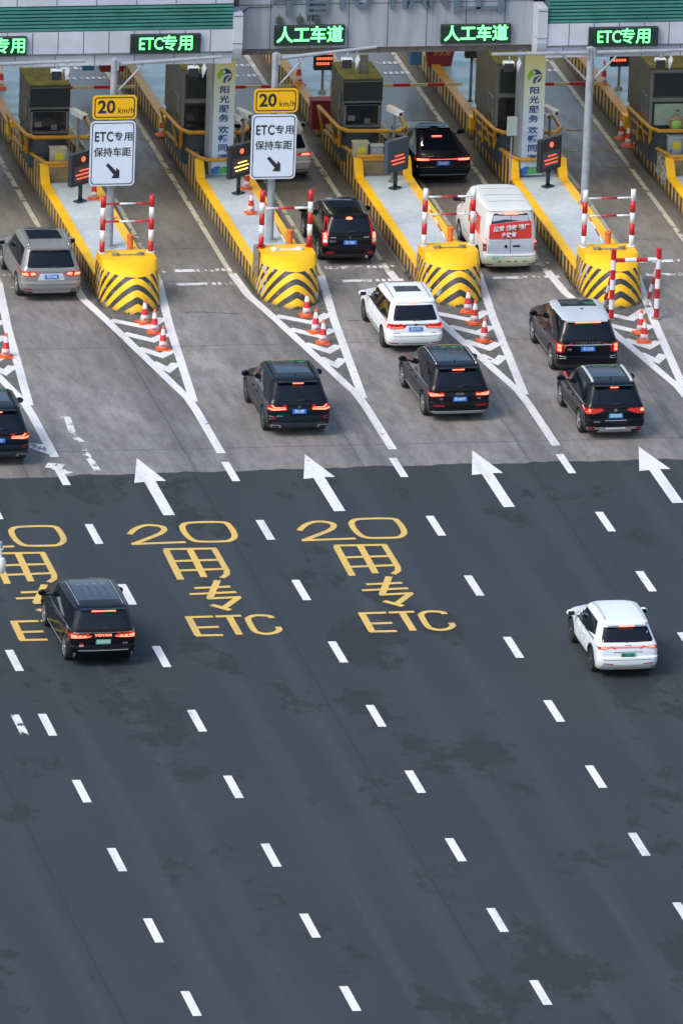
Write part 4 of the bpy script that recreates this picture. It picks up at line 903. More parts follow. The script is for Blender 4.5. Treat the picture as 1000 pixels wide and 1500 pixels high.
class Car:
    def __init__(s, sp, loc, label, cat, name, rz=0, group=None):
        s.sp = sp; L, H, hw = sp['L'], sp['H'], sp['W']/2; s.L, s.H, s.hw = L, H, hw
        s.root = empty(name, loc, label, cat, group, rz)
        rows = levels(sp); bm = bmesh.new(); geo = (sp.get('belt', H*.6), H, L, sp.get('kr', .06), sp.get('kf', .08), sp.get('tp', .11)) if sp.get('kind') != 'sedan' else None; R_ = [[bm.verts.new(p) for p in ring(*q, geo=geo)] for q in rows]; n = len(R_[0])
        for a, b_ in zip(R_, R_[1:]):
            for i in range(n): bm.faces.new((a[i], a[(i+1) % n], b_[(i+1) % n], b_[i]))
        bm.faces.new(R_[0][::-1]); bm.faces.new(R_[-1])
        bmesh.ops.recalc_face_normals(bm, faces=bm.faces[:])
        me = bpy.data.meshes.new('b'); bm.to_mesh(me); s.bvh = BVHTree.FromBMesh(bm); bm.free()
        o = bpy.data.objects.new('b', me); COL.objects.link(o)
        wr = s.wr = sp.get('wr', .365); s.ax = (sp['ro'], sp['ro']+sp['wb']); ar = wr+.05
        cb = bmesh.new()
        for y in s.ax:
            for sx in (-1, 1): bmesh.ops.create_cone(cb, cap_ends=True, segments=32, radius1=ar, radius2=ar, depth=.6, matrix=Matrix.Translation((sx*(hw+.0), y, wr)) @ Matrix.Rotation(pi/2, 4, 'Y'))
        cm = bpy.data.meshes.new('c'); cb.to_mesh(cm); cb.free(); c = bpy.data.objects.new('c', cm); COL.objects.link(c)
        md = o.modifiers.new('x', 'BOOLEAN'); md.object = c; md.operation = 'DIFFERENCE'; md.solver = 'EXACT'
        bpy.context.view_layer.update(); dg = bpy.context.evaluated_depsgraph_get(); m2 = bpy.data.meshes.new_from_object(o.evaluated_get(dg)); m2.name = 'body'
        bpy.data.objects.remove(o); bpy.data.objects.remove(c)
        m2.materials.clear()
        for m in (sp['paint'], M['black'], sp.get('roof', sp['paint'])): m2.materials.append(m)
        cl = sp.get('clad', .36); H = H+.03
        for p in m2.polygons:
            cx, cy, cz = p.center; p.use_smooth = True; mi = 0
            if cz < cl or (cz < .30): mi = 1
            for ay in s.ax:
                d = math.hypot(cy-ay, cz-wr)
                if d < ar+.005 and abs(p.normal.x) < .98: mi = 1
                if d < ar+.01 and abs(cx) < hw-.25: mi = 1
            if 'roof' in sp and cz > H-.16 and p.normal.z > .25: mi = 2
            p.material_index = mi
        m2.set_sharp_from_angle(angle=R(38))
        s.body = bpy.data.objects.new('body', m2); COL.objects.link(s.body); s.body.parent = s.root
        for i, y in enumerate(s.ax):
            for sx in (-1, 1): s.wheel(sx, y, sp.get('rim', 'alloy'), sp.get('spokes', 5))
    def wheel(s, sx, y, rim, spokes):
        r = s.wr; w = .23
        t = B(); t.lathe([(r*.66, -w/2+.02), (r*.70, -w/2), (r*.95, -w/2), (r, -w/2+.04), (r, w/2-.04), (r*.95, w/2), (r*.70, w/2), (r*.66, w/2-.02)], axis='x', n=28)
        o = t.build('tyre', 'rubber', s.root, smooth=40); o.name = 'wheel'; o.location = (sx*(s.hw-.115), y, r)
        b = B(); e = sx*(w/2-.012)
        b.lathe([(r*.66, e-sx*.10), (r*.10, e-sx*.08)], axis='x', n=24, mi=1)
        b.lathe([(r*.70, e-sx*.02), (r*.70, e+sx*.01), (r*.63, e+sx*.01), (r*.62, e-sx*.06)], axis='x', n=28)
        b.bm.faces.ensure_lookup_table()
        for f in [f for f in b.bm.faces if len(f.verts) > 20 and f.material_index == 0]: b.bm.faces.remove(f)
        for k in range(spokes):
            a = 2*pi*k/spokes+.3
            for da in ((-.10, .10) if spokes < 7 else (0,)):
                c1, c2 = a+da*.2, a+da*2.2; ww = .028
                p = lambda rr, an, q: (e+q, rr*cos(an), rr*sin(an))
                t1 = Vector((0, -sin(a), cos(a)))*ww
                P = [Vector(p(r*.12, c1, 0))-t1, Vector(p(r*.12, c1, 0))+t1, Vector(p(r*.66, c2, sx*.003))+t1, Vector(p(r*.66, c2, sx*.003))-t1]
                b.prism(P, (-sx*.03, 0, 0))
        b.lathe([(r*.17, e-sx*.03), (r*.17, e+sx*.012), (r*.12, e+sx*.02)], axis='x', n=14)
        b.build('rim', [rim, 'hole'], o)
    def hit(s, axis, a, b):
        L = s.L
        if axis == 'rear': o, d = Vector((a, -3, b)), Vector((0, 1, 0))
        elif axis == 'front': o, d = Vector((a, L+3, b)), Vector((0, -1, 0))
        elif axis == 'left': o, d = Vector((-3, a, b)), Vector((1, 0, 0))
        elif axis == 'right': o, d = Vector((3, a, b)), Vector((-1, 0, 0))
        else: o, d = Vector((a, b, 4)), Vector((0, 0, -1))
        h = s.bvh.ray_cast(o, d)
        if h[0] is None or (h[0]-o).length > 5.2+(L if axis in ('x',) else 0):
            q = {'rear': Vector((a, .1, b)), 'front': Vector((a, L-.1, b)), 'left': Vector((-s.hw, a, b)), 'right': Vector((s.hw, a, b)), 'top': Vector((a, b, s.H))}[axis]
            nr = s.bvh.find_nearest(q); return nr[0], nr[1]
        return h[0], h[1]
    def patch(s, name, polys, m, off=.008, step=.09, parent=None, smooth=True):
        """polys: list of (axis, [(u, v)...]); u is x for rear/front/top, y for the sides; one mesh, a thin skin on the body"""
        bm = bmesh.new()
        for axis, poly in polys:
            pm = cut_poly(poly, step); vs = {}
            for v in pm.verts:
                p, nn = s.hit(axis, v.co.x, v.co.y); vs[v] = (bm.verts.new(p+nn*off), bm.verts.new(p-nn*.012))
            for f in pm.faces:
                try: bm.faces.new([vs[v][0] for v in f.verts])
                except ValueError: pass
            for e in pm.edges:
                if len(e.link_faces) == 1:
                    a, b_ = e.verts
                    try: bm.faces.new((vs[a][0], vs[b_][0], vs[b_][1], vs[a][1]))
                    except ValueError: pass
            pm.free()
        bmesh.ops.recalc_face_normals(bm, faces=bm.faces[:])
        me = bpy.data.meshes.new(name); bm.to_mesh(me); bm.free(); me.materials.append(M[m] if isinstance(m, str) else m)
        for p in me.polygons: p.use_smooth = smooth
        me.set_sharp_from_angle(angle=R(40))
        o = bpy.data.objects.new(name, me); COL.objects.link(o); o.parent = parent or s.root; return o
    def both(s, name, axis, poly, m, **k):
        """one part on each side: mirrored for rear, left + right for side polygons"""
        out = []
        for sx in (-1, 1):
            if axis == 'rear': P = [('rear', [(sx*x, z) for x, z in poly])]
            elif axis == 'front': P = [('front', [(sx*x, z) for x, z in poly])]
            elif axis == 'top': P = [('top', [(sx*x, z) for x, z in poly])]
            else: P = [('left' if sx < 0 else 'right', poly)]
            out.append(s.patch(name, P, m, **k))
        return out
    def lamp(s, rear, side, m='tail', glow=None, gm='glow', gside=None):
        for sx in (-1, 1):
            P = [('rear', [(sx*x, z) for x, z in rear])]
            if side: P.append(('left' if sx < 0 else 'right', side))
            t = s.patch('tail_light', P, m, off=.012)
            G_ = []
            for g_ in (glow or []): G_.append(('rear', [(sx*x, z) for x, z in g_]))
            for g_ in (gside or []): G_.append(('left' if sx < 0 else 'right', g_))
            if G_: s.patch('lit_bar', G_, gm, off=.02, parent=t)
    def plate(s, z, txt, m='plate_blue', x=0, w=.44, h=.14, tm='white'):
        p, _ = s.hit('rear', x, z); y = p.y-.02
        o = B().box(-w/2, w/2, -.008, .012, -h/2, h/2).build('number_plate', m, s.root, (x, y, z))
        text('lettering', txt, h*.92, tm, o, (0, -.012, 0), off=.002, xs=w/h/5.6, ext=.002)
    def glyph(s, txt, x, z, size, m='chrome', xs=1, spacing=1, off=.002):
        p, _ = s.hit('rear', x, z); return text('lettering', txt, size, m, s.root, (x, p.y-.012, z), off=off, xs=xs, spacing=spacing, ext=.004)
    def std(s, handles=True):
        sp, L, H, hw = s.sp, s.L, s.H, s.hw; be = sp.get('belt', H*.60); ws = sp.get('cowl', 1.12); H = H+.03
        trim = sp.get('trim', 'black')
        sed = sp.get('kind') == 'sedan'
        g = sp.get('glass')
        if not sed:
            zt = H-.12; zb = be+.03; y0 = sp.get('q0', .45); ap = L-ws-.30; fr = sp.get('rake', .78)
            y0t = y0+.18
            segs = sp.get('segs', (.33, .64)); Ltop = ap-fr*.72
            bt = lambda t: y0+(ap-y0)*t; tt = lambda t: y0t+(Ltop-y0t)*t
            cuts = [0]+list(segs)+[1]
            if not sp.get('noside'):
                for i in range(len(cuts)-1):
                    a, c = cuts[i]+(.003 if i else 0), cuts[i+1]-(.003 if i < len(cuts)-2 else 0)
                    lo = sp.get('kick', .0) if i == 0 else 0
                    P = [(bt(a), zb+lo), (bt(c), zb), (tt(c), zt-(.05 if i == len(cuts)-2 else .012)), (tt(a)+(.03 if i == 0 else 0), zt-(.035 if i == 0 else .012))]
                    s.both('side_window', 'side', P, 'glass', off=.006, step=.14)
                s.both('pillar_trim', 'side', [(bt(0)-.02, zb-.035), (bt(1)+.02, zb-.035), (bt(1), zb-.005), (bt(0), zb-.005)], trim, off=.010, step=.3)
            rw = sp.get('rw', hw-.26)+.03; s.patch('rear_window', [('rear', [(-rw+.03, be+.075), (rw-.03, be+.075), (rw, be+.12), (rw-.11, H-.215), (rw-.15, H-.20), (-rw+.15, H-.20), (-rw+.11, H-.215), (-rw, be+.12)])], 'glass', off=.006)
            # spoiler lip above the rear window
            rr = sp.get('tum', .24); e = hw-rr-.03; e -= .05; p, _ = s.hit('rear', 0, H-.13)
            b = B(); b.prism([(-e, p.y+.12, H-.10), (-e+.05, p.y-.10, H-.105), (0, p.y-.14, H-.085), (e-.05, p.y-.10, H-.105), (e, p.y+.12, H-.10), (e-.02, p.y+.3, H-.085), (-e+.02, p.y+.3, H-.085)], (0, 0, -.035)) 
            if sp.get('spoiler', True): b.build('spoiler', sp.get('roof', sp['paint']), s.root); s.sy = p.y-.14
            else: b.bm.free(); s.sy = p.y
            wy = L-ws
            s.patch('windshield', [('front', [(-hw+.22, be+.02), (hw-.22, be+.02), (hw-.36, H-.16), (-hw+.36, H-.16)])], 'glass', off=.006)
            w = B(); w.tube((-.05, 0, 0), (.33, -.005, .05), .012, n=6).tube((-.05, 0, 0), (-.05, .03, 0), .03, n=8); p, _ = s.hit('rear', 0, be+.09); w.build('wiper', 'black', s.root, (0, p.y-.025, be+.09))
            if handles: s.patch('tailgate_seam', [('rear', [(-hw+.20, .60), (hw-.20, .60), (hw-.20, .612), (-hw+.20, .612)])], 'hole', off=.004, step=.3)
        # door seams, handles, mirrors
        if not sp.get('nodoor'):
            dcut = sp.get('doors', (.28, .52, .76))
            for t in dcut:
                y = s.ax[0]+(s.ax[1]-s.ax[0])*t+(.15 if t < .3 else 0)
                s.both('door_seam', 'side', [(y-.007, .42), (y+.007, .42), (y+.007, be-.02), (y-.007, be-.02)], 'hole', off=.003, step=.25)
            for t in sp.get('handles', (.36, .60)):
                y = s.ax[0]+(s.ax[1]-s.ax[0])*t
                for sx in (-1, 1):
                    p, _ = s.hit('left' if sx < 0 else 'right', y, be-.14); B().box(-.02, .02, -.10, .10, -.015, .015, 0, .008).build('door_handle', sp.get('handle', sp['paint']), s.root, (p.x+sx*.012, y, be-.14))
        my = L-ws-.60 if not sed else L-ws-.70
        for sx in (-1, 1):
            p, _ = s.hit('left' if sx < 0 else 'right', my, be+.02)
            b = B(); b.ball((sx*.21, 0, .06), .13, (1.05, .62, .74)); b.box(min(0, sx*.18), max(0, sx*.18), -.03, .03, -.02, .02); b.prism([(sx*.12, -.083, -.0), (sx*.31, -.083, -.0), (sx*.31, -.083, .12), (sx*.12, -.083, .12)], (0, .02, 0), 1)
            b.build('side_mirror', [sp.get('mirror', sp['paint']), 'glass'], s.root, (p.x, my, be+.04), smooth=50)
        if sp.get('rails'):
            x = hw-sp.get('tum', .24)-.10; y0, y1 = .75, L-ws-1.35
            for sx in (-1, 1):
                pts = []
                for i in range(9):
                    y = y0+(y1-y0)*i/8; q, _ = s.hit('top', sx*x, y); pts.append((sx*x, y, q.z+(.045 if 0 < i < 8 else .01)))
                B().path(pts, .024 if sp['rails'] != 'wide' else .045, 8).build('roof_rail', sp.get('railm', 'chrome'), s.root)
        if sp.get('fin', True):
            y = 1.02; q, _ = s.hit('top', 0, y); b = B(); b.prism([(-.012, y-.07, q.z-.01), (-.012, y-.05, q.z+.07), (-.012, y+.10, q.z-.01)], (.024, 0, 0)); b.build('antenna_fin', sp['paint'], s.root)
        s.both('headlight', 'front', [(hw-.42, .66), (hw-.08, .70), (hw-.06, .80), (hw-.40, .78)], 'chrome')
        s.patch('grille', [('front', [(-.42, .40), (.42, .40), (.46, .74), (-.46, .74)])], 'black')
    def sunroof(s, x, y0, y1, m='roof_glass'): s.patch('sunroof', [('top', [(-x, y0), (x, y0), (x-.03, y1), (-x+.03, y1)])], m, off=.006, step=.15)
    def brake3(s, w, z=None, y=None, h=.014):
        z = z or s.H-.105; B().box(-w, w, -.006, .02, -h, h).build('high_brake_light', 'glow', s.root, (0, (y if y is not None else s.sy)-.008, z))
V = {}
def put(xc, ytyre, sp): return (xc, ytyre-sp['ro'], 0)
# --- bronze-grey SUV, left lane
sp = dict(L=4.92, W=2.0, H=1.76, wb=2.995, ro=1.03, paint=P_GREY, clad=.40, rails=1, belt=1.06, rl=.50, q0=.58, trim='chrome', segs=(.26, .62), railm='chrome', rim='alloy', wr=.375)
c = Car(sp, (2.75, 19.55-.98, 0), 'bronze-grey SUV with black glass roof panel, beside the leftmost island', 'suv', 'parked_suv'.replace('parked_', ''))
c.std(); c.sunroof(.55, 1.35, 2.85)
tl = [(.42, .93), (.60, .86), (.90, .87), (.985, .98), (.95, 1.02), (.55, 1.03)]
c.lamp(tl, [(.12, .88), (.36, .95), (.36, 1.0), (.12, 1.02)], glow=[[(.50, .93), (.66, .90), (.70, .98), (.56, 1.0)], [(.75, .90), (.93, .91), (.95, .97), (.78, .99)]])
c.patch('trim_strip', [('rear', [(-.42, .99), (.42, .99), (.42, 1.02), (-.42, 1.02)])], 'chrome', off=.02)
c.plate(.86, '粤B·Z1A50'); c.patch('plate_recess', [('rear', [(-.45, .74), (.45, .74), (.36, .96), (-.36, .96)])], P_SILVER, off=.003)
c.patch('skid_plate', [('rear', [(-.85, .32), (.85, .32), (.85, .39), (.62, .41), (-.62, .41), (-.85, .39)])], 'chrome', off=.016)
c.both('exhaust', 'rear', [(.62, .335), (.82, .335), (.82, .375), (.62, .375)], 'hole', off=.022)
c.both('reflector', 'rear', [(.66, .44), (.93, .46), (.93, .49), (.66, .47)], 'tail_off')
# --- black SUVs of the same kind: one at the left edge, one in the second lane
def suv_x(loc, label, plate, grp):
    sp = dict(L=4.93, W=2.0, H=1.76, wb=2.975, ro=1.0, paint=P_NAVY, clad=.38, rails=1, railm='black', belt=1.08, rl=.52, q0=.58, segs=(.24, .62), rim='dark_alloy', wr=.38)
    c = Car(sp, loc, label, 'suv', 'suv', group=grp); c.std(); c.sunroof(.54, 1.2, 2.95)
    c.lamp([(.40, .90), (.93, .86), (.985, .95), (.985, 1.05), (.84, 1.07), (.78, 1.0), (.42, .97)], [(.10, .88), (.38, .95), (.38, 1.0), (.12, 1.05)], glow=[[(.42, .905), (.78, .885), (.97, .91), (.96, .95), (.78, .925), (.42, .93)], [(.44, .95), (.80, .95), (.88, 1.03), (.84, 1.045), (.76, .975), (.44, .968)]])
    c.plate(.85, plate); c.glyph('o', 0, 1.0, .16, 'chrome'); c.brake3(.17)
    c.patch('bumper_trim', [('rear', [(-.90, .40), (.90, .40), (.84, .52), (.4, .50), (-.4, .50), (-.84, .52)])], 'board', off=.012)
    for o in c.both('exhaust', 'rear', [(.56, .33), (.86, .34), (.90, .43), (.60, .43)], 'chrome', off=.02): pass
    c.both('exhaust_mouth', 'rear', [(.63, .35), (.83, .355), (.85, .405), (.65, .405)], 'hole', off=.028)
    c.both('reflector', 'rear', [(.76, .62), (.94, .62), (.94, .70), (.76, .68)], 'tail_off')
    c.glyph('xDrive', -.62, .70, .08, 'silver'); return c
suv_x((8.1, 4.3-.98, 0), 'black SUV with two-bar red lights, alone in the lane below the chipped block', '粤B·52487', 'black SUVs of one kind')
suv_x((-1.85, 1.95-.98, 0), 'black SUV cut off by the left edge of the photo', '粤B·68T11', 'black SUVs of one kind')
# --- black SUV with silver roof rails (third lane)
sp = dict(L=5.05, W=1.97, H=1.74, wb=2.995, ro=1.05, paint=P_BLACK, clad=.34, rails=1, railm='chrome', belt=1.06, rl=.48, q0=.55, trim='chrome', segs=(.27, .62), rim='alloy', wr=.38)
c = Car(sp, (13.47, 5.5-1.0, 0), 'black SUV with silver rails and wide red lamps directly in front of the white minivan', 'suv', 'suv', rz=R(1.5))
c.std(); c.sunroof(.56, 1.0, 3.05); c.brake3(.19)
c.lamp([(.50, .86), (.96, .84), (.975, .98), (.50, .96)], [(.10, .86), (.40, .88), (.40, .97), (.12, .98)], glow=[[(.54, .89), (.93, .87), (.95, .95), (.86, .91), (.54, .93)], [(.70, .92), (.93, .94), (.93, .96), (.70, .945)]])
c.plate(.77, '粤A·805NY'); c.patch('bumper_trim', [('rear', [(-.80, .30), (.80, .30), (.90, .36), (.84, .39), (-.84, .39), (-.90, .36)])], 'silver', off=.022)
c.patch('lower_lamp', [('rear', [(-.86, .55), (-.5, .55), (-.5, .60), (-.86, .62)]), ('rear', [(.86, .55), (.5, .55), (.5, .60), (.86, .62)])], 'tail_off')
c.glyph('OOOO', 0, .93, .095, 'chrome', spacing=.72); c.glyph('Q7', -.60, .78, .07, 'silver'); c.glyph('TFSI', .62, .78, .06, 'silver')
c.both('sill_trim', 'side', [(1.6, .36), (3.6, .36), (3.6, .41), (1.6, .41)], 'silver')
c.both('wheel_arch_trim', 'side', [(1.5, .36), (1.6, .36), (1.6, .41), (1.5, .41)], 'silver')
# --- white minivan
sp = dict(L=4.86, W=1.83, H=1.70, wb=2.90, ro=1.02, paint=P_WHITE, clad=.22, belt=1.02, rl=.38, q0=.45, kick=.02, segs=(.36, .68), rim='dark_alloy', wr=.345, cowl=.95, rake=1.0, hood=.96, rw=.69, spokes=10, spoiler=False, fin=False, mirror=P_WHITE, tum=.20)
c = Car(sp, (13.5, 12.95-.99, 0), 'white minivan with glass roof panels and a blue plate, beside the third chevron block', 'minivan', 'minivan', rz=R(.8))
c.std(); c.sunroof(.42, 1.35, 1.95); c.patch('sunroof', [('top', [(-.42, 2.45), (.42, 2.45), (.40, 2.8), (-.40, 2.8)])], 'glass', off=.006)
c.brake3(.13, 1.585, c.hit('rear', 0, 1.585)[0].y)
c.lamp([(.38, .86), (.90, .82), (.91, .99), (.84, 1.01), (.36, .97), (.30, .93)], [(.10, .84), (.26, .86), (.26, .99), (.12, 1.0)], glow=[[(.40, .88), (.88, .85), (.88, .88), (.42, .91)], [(.84, .87), (.89, .87), (.89, .97), (.85, .97)]], gm='glow_soft')
c.patch('trim_strip', [('rear', [(-.42, .955), (.42, .955), (.36, .985), (-.36, .985)])], 'black', off=.018)
c.plate(.84, '粤B·D39G1'); c.glyph('O', 0, .97, .13, 'chrome'); c.patch('bumper_trim', [('rear', [(-.45, .33), (.45, .33), (.45, .38), (-.45, .38)])], 'silver'); c.both('reflector', 'rear', [(.55, .34), (.85, .36), (.85, .40), (.55, .38)], 'tail_off')
c.glyph('ODYSSEY', -.6, .70, .05, 'silver'); c.glyph('HYBRID', .6, .70, .05, 'silver')
for sx in (-1, 1): c.patch('roof_groove', [('top', [(sx*.60-.012, .55), (sx*.60+.012, .55), (sx*.60+.012, 2.7), (sx*.60-.012, 2.7)])], 'black', off=.003, step=.3)
c.both('sill_trim', 'side', [(1.5, .40), (3.4, .40), (3.4, .43), (1.5, .43)], 'black')
# --- older black compact SUV at the gate
sp = dict(L=4.55, W=1.82, H=1.68, wb=2.62, ro=.98, paint=P_BLACK, clad=.50, belt=1.04, rl=.30, q0=.55, segs=(.24, .62), rim='alloy', wr=.35, hood=.98, cowl=1.05, rails=0, spoiler=False)
c = Car(sp, (13.26, 22.95-.95, 0), 'older black SUV with tall upright red lamps beside the orange bollard', 'suv', 'suv')
c.std(); c.sunroof(.45, 1.2, 2.4); b = B(); b.ball((0, 0, 0), .07, (1.6, .3, .8)); b.build('high_brake_light', 'glow', c.root, (0, c.hit('rear', 0, 1.54)[0].y-.01, 1.54))
c.lamp([(.74, .72), (.88, .70), (.89, .95), (.80, 1.25), (.72, 1.53), (.66, 1.53), (.70, 1.2)], [(.12, .72), (.25, .74), (.24, 1.0), (.14, 1.0)], glow=[[(.76, .93), (.86, .93), (.85, 1.08), (.77, 1.10)]])
c.both('reversing_lamp', 'rear', [(.755, .80), (.87, .80), (.865, .91), (.755, .91)], 'white', off=.02)
c.plate(.80, '粤S·1X521'); c.glyph('V', 0, .96, .12, 'chrome'); c.patch('trim_strip', [('rear', [(-.64, .955), (-.46, .955), (-.46, .975), (-.64, .975)]), ('rear', [(.64, .955), (.46, .955), (.46, .975), (.64, .975)])], 'chrome')
c.both('reflector', 'rear', [(.56, .44), (.78, .44), (.78, .51), (.56, .51)], 'tail_off', off=.014); b = B(); b.tube((0, -.06, 0), (0, .1, 0), .045); b.build('exhaust', 'chrome', c.root, (.55, .02, .33)); c.glyph('CR-V', -.58, .84, .09, 'silver')
# --- white panel van
sp = dict(L=5.25, W=1.80, H=2.17, wb=3.1, ro=1.05, paint=P_VAN, clad=.26, belt=1.40, rl=.14, q0=3.35, segs=(), rim='silver', wr=.34, hood=1.12, cowl=.75, rake=.95, noside=True, spoiler=False, rw=.66, fin=False, nodoor=True, kr=.01, kf=.03, tp=.02, tum=.16, mirror='black', spokes=8)
c = Car(sp, (18.37, 21.42-.72, 0), 'white panel van with red advert on its rear doors', 'van', 'van')
c.std(handles=False)
c.both('side_window', 'side', [(3.55, 1.42), (4.05, 1.40), (3.66, 1.92), (3.50, 1.94)], 'glass')
c.patch('door_seam', [('rear', [(-.006, .60), (.006, .60), (.006, 1.86), (-.006, 1.86)])], 'hole'); c.patch('door_outline', [('rear', [(-.76, .60), (.76, .60), (.76, .612), (-.76, .612)])], 'hole', off=.004)
c.patch('grey_door_film', [('rear', [(-.76, .62), (-.012, .62), (-.012, 1.14), (-.76, 1.14)]), ('rear', [(.76, .62), (.012, .62), (.012, 1.14), (.76, 1.14)])], M.setdefault('silver_blue', mat('pale_blue_grey', (.42, .48, .56), .4, 0, (.38, .44, .52), 3)), off=.004)
c.patch('window_film', [('rear', [(-.66, 1.18), (.66, 1.18), (.58, 1.96), (-.58, 1.96)])], 'silver_blue', off=.012)
c.patch('rear_film', [('rear', [(.30, 1.80), (-.64, 1.68), (-.64, 1.76), (-.2, 1.84)])], 'board', off=.017)
ad = c.patch('advert_panel', [('rear', [(-.72, 1.20), (.68, 1.20), (.70, 1.26), (.68, 1.78), (.1, 1.76), (-.4, 1.70), (-.70, 1.66)])], M.setdefault('ad_red', mat('advert_red', (.62, .035, .03), .4, 0, (.55, .03, .03), 4)), off=.020)
def adt(t, x, z, sz, xs=1): return text('lettering', t, sz, 'white', ad, (x, c.hit('rear', x, z)[0].y-.045, z), rot=(pi/2-.13, R(-4), 0), off=.004, xs=xs, shear=.2, ext=.012)
adt('拉货', -.42, 1.53, .18); adt('搬家', .0, 1.56, .18); adt('搬厂', .42, 1.59, .18); adt('多快省', -.08, 1.33, .17)
c.patch('door_seam', [('rear', [(-.006, 1.80), (.006, 1.80), (.006, 1.95), (-.006, 1.95)])], 'hole', off=.018)
c.both('tail_light', 'rear', [(.79, .78), (.885, .76), (.885, 1.16), (.80, 1.22)], 'tail_off', off=.014)
c.both('brake_light', 'rear', [(.80, 1.05), (.88, 1.05), (.88, 1.17), (.80, 1.17)], 'glow', off=.022)
c.patch('bumper', [('rear', [(-.86, .26), (.86, .26), (.86, .58), (-.86, .58)])], M['reflect_lime'], off=.03)
for x0, x1 in ((-.42, -.30), (-.12, 0), (.12, .24), (.42, .56)): c.patch('reflector', [('rear', [(x0, .44), (x1, .44), (x1, .47), (x0, .47)])], 'tail_off', off=.036)
c.both('reflector', 'rear', [(.60, .33), (.82, .33), (.82, .37), (.60, .37)], 'tail_off', off=.036)
B().box(-.22, .22, -.02, .02, -.02, .02).build('high_brake_light', 'glow', c.root, (0, c.hit('rear', 0, 2.02)[0].y-.03, 2.02))
c.both('marker', 'rear', [(.42, 2.0), (.56, 2.0), (.56, 2.03), (.42, 2.03)], 'tail_off')
c.plate(.585, '粤B·DF8802', 'plate_green', x=-.40, h=.10, w=.4); c.patch('handle', [('rear', [(.08, .92), (.32, .92), (.32, .98), (.08, .98)])], 'hole', off=.012); B().lathe([(.05, 0), (.05, .02)], n=14).build('lock', 'hole', c.root, (-.16, c.hit('rear', -.16, .95)[0].y-.02, .95)).rotation_euler = (pi/2, 0, 0)
for sx in ('left', 'right'):
    a2 = c.patch('side_advert', [(sx, [(1.0, 1.10), (2.75, 1.10), (2.75, 1.70), (1.0, 1.70)])], 'ad_red', off=.012)
    p = c.hit(sx, 1.9, 1.4)[0]; s_ = -1 if sx == 'left' else 1
    for j, t in enumerate(('拉货搬家', '多快省')): text('lettering', t, .24, 'white', a2, (p.x+s_*.03, 1.92, 1.53-.27*j), rot=(pi/2, 0, s_*pi/2), off=.01)
    for q in (.9, 3.3): c.patch('door_seam', [(sx, [(q, .45), (q+.014, .45), (q+.014, 1.8), (q, 1.8)])], 'hole', off=.003, step=.3)
    c.patch('rub_strip', [(sx, [(1.5, .62), (3.3, .62), (3.3, .66), (1.5, .66)])], 'silver', off=.01)
for i in range(4): c.patch('roof_rib', [('top', [(-.60, 1.1+i*.75), (.60, 1.1+i*.75), (.60, 1.13+i*.75), (-.60, 1.13+i*.75)])], 'silver', off=.01, step=.3)
# --- big black SUV with silver roof
sp = dict(L=5.0, W=2.03, H=1.86, wb=2.92, ro=1.05, paint=P_BLACK, roof=P_SILVER, clad=.44, belt=1.14, rl=.30, q0=.40, segs=(.28, .64), rim='alloy', wr=.40, hood=1.08, cowl=1.3, mirror=P_BLACK, rw=.80, fin=False, trim='black')
c = Car(sp, (18.55, 10.1-1.0, 0), 'tall black SUV with silver-white roof and boxy red lamps, behind the freestanding frame', 'suv', 'suv')
c.std(); c.sunroof(.58, 1.65, 2.95); c.patch('roof_band', [('top', [(-.56, 2.05), (.56, 2.05), (.56, 2.08), (-.56, 2.08)])], 'black', off=.01)
c.brake3(.42); B().ball((0, 0, 0), .05, (1, 1, .5)).build('antenna', 'black', c.root, (.02, 1.35, c.hit('top', 0, 1.35)[0].z+.01))
c.lamp([(.84, .80), (.985, .80), (.99, 1.08), (.80, 1.10)], [(.10, .82), (.30, .84), (.40, 1.10), (.12, 1.10)], glow=[[(.86, .97), (.96, .97), (.96, 1.06), (.86, 1.06)], [(.86, .85), (.96, .85), (.96, .94), (.86, .94)]])
c.patch('trim_strip', [('rear', [(-.80, 1.03), (.80, 1.03), (.80, 1.055), (-.80, 1.055)])], 'chrome', off=.02)
c.glyph('RANGE ROVER', 0, 1.11, .085, 'chrome', xs=1.15, spacing=1.35); c.plate(.92, '粤F·151Z8', w=.46, h=.15); c.glyph('HSE', -.60, .90, .08, 'silver')
c.both('sill_trim', 'side', [(1.55, .40), (3.5, .40), (3.5, .43), (1.55, .43)], 'silver'); c.both('bumper_trim', 'rear', [(.72, .62), (.98, .62), (.98, .70), (.72, .68)], 'silver')
# --- black SUV with wide silver rails, nearest at the right
sp = dict(L=4.89, W=1.93, H=1.73, wb=2.79, ro=1.08, paint=P_BLACK, clad=.30, rails='wide', railm=P_SILVER, belt=1.06, rl=.48, q0=.55, segs=(.26, .62), rim='alloy', wr=.375, trim='chrome', hood=1.0, cowl=1.2)
c = Car(sp, (18.02, 3.3-1.03, 0), 'black SUV with wide silver roof rails and skid plate, just above an arrow', 'suv', 'suv', rz=R(.5))
c.std(); c.sunroof(.54, 1.2, 2.9); c.brake3(.13)
c.lamp([(.44, .94), (.70, .86), (.93, .86), (.95, 1.02), (.70, 1.03), (.36, 1.0)], [(.10, .90), (.32, .94), (.32, 1.02), (.12, 1.04)], glow=[[(.80, .93), (.93, .92), (.94, 1.0), (.80, 1.01)]])
c.plate(.80, '粤B·Z01Z8', 'plate_cyan'); c.glyph('o', 0, .99, .17, 'chrome')
c.patch('bumper_trim', [('rear', [(-.90, .36), (.90, .36), (.90, .44), (-.90, .44)])], 'silver', off=.014); c.patch('skid_plate', [('rear', [(-.55, .26), (.55, .26), (.48, .36), (-.48, .36)])], 'silver', off=.035)
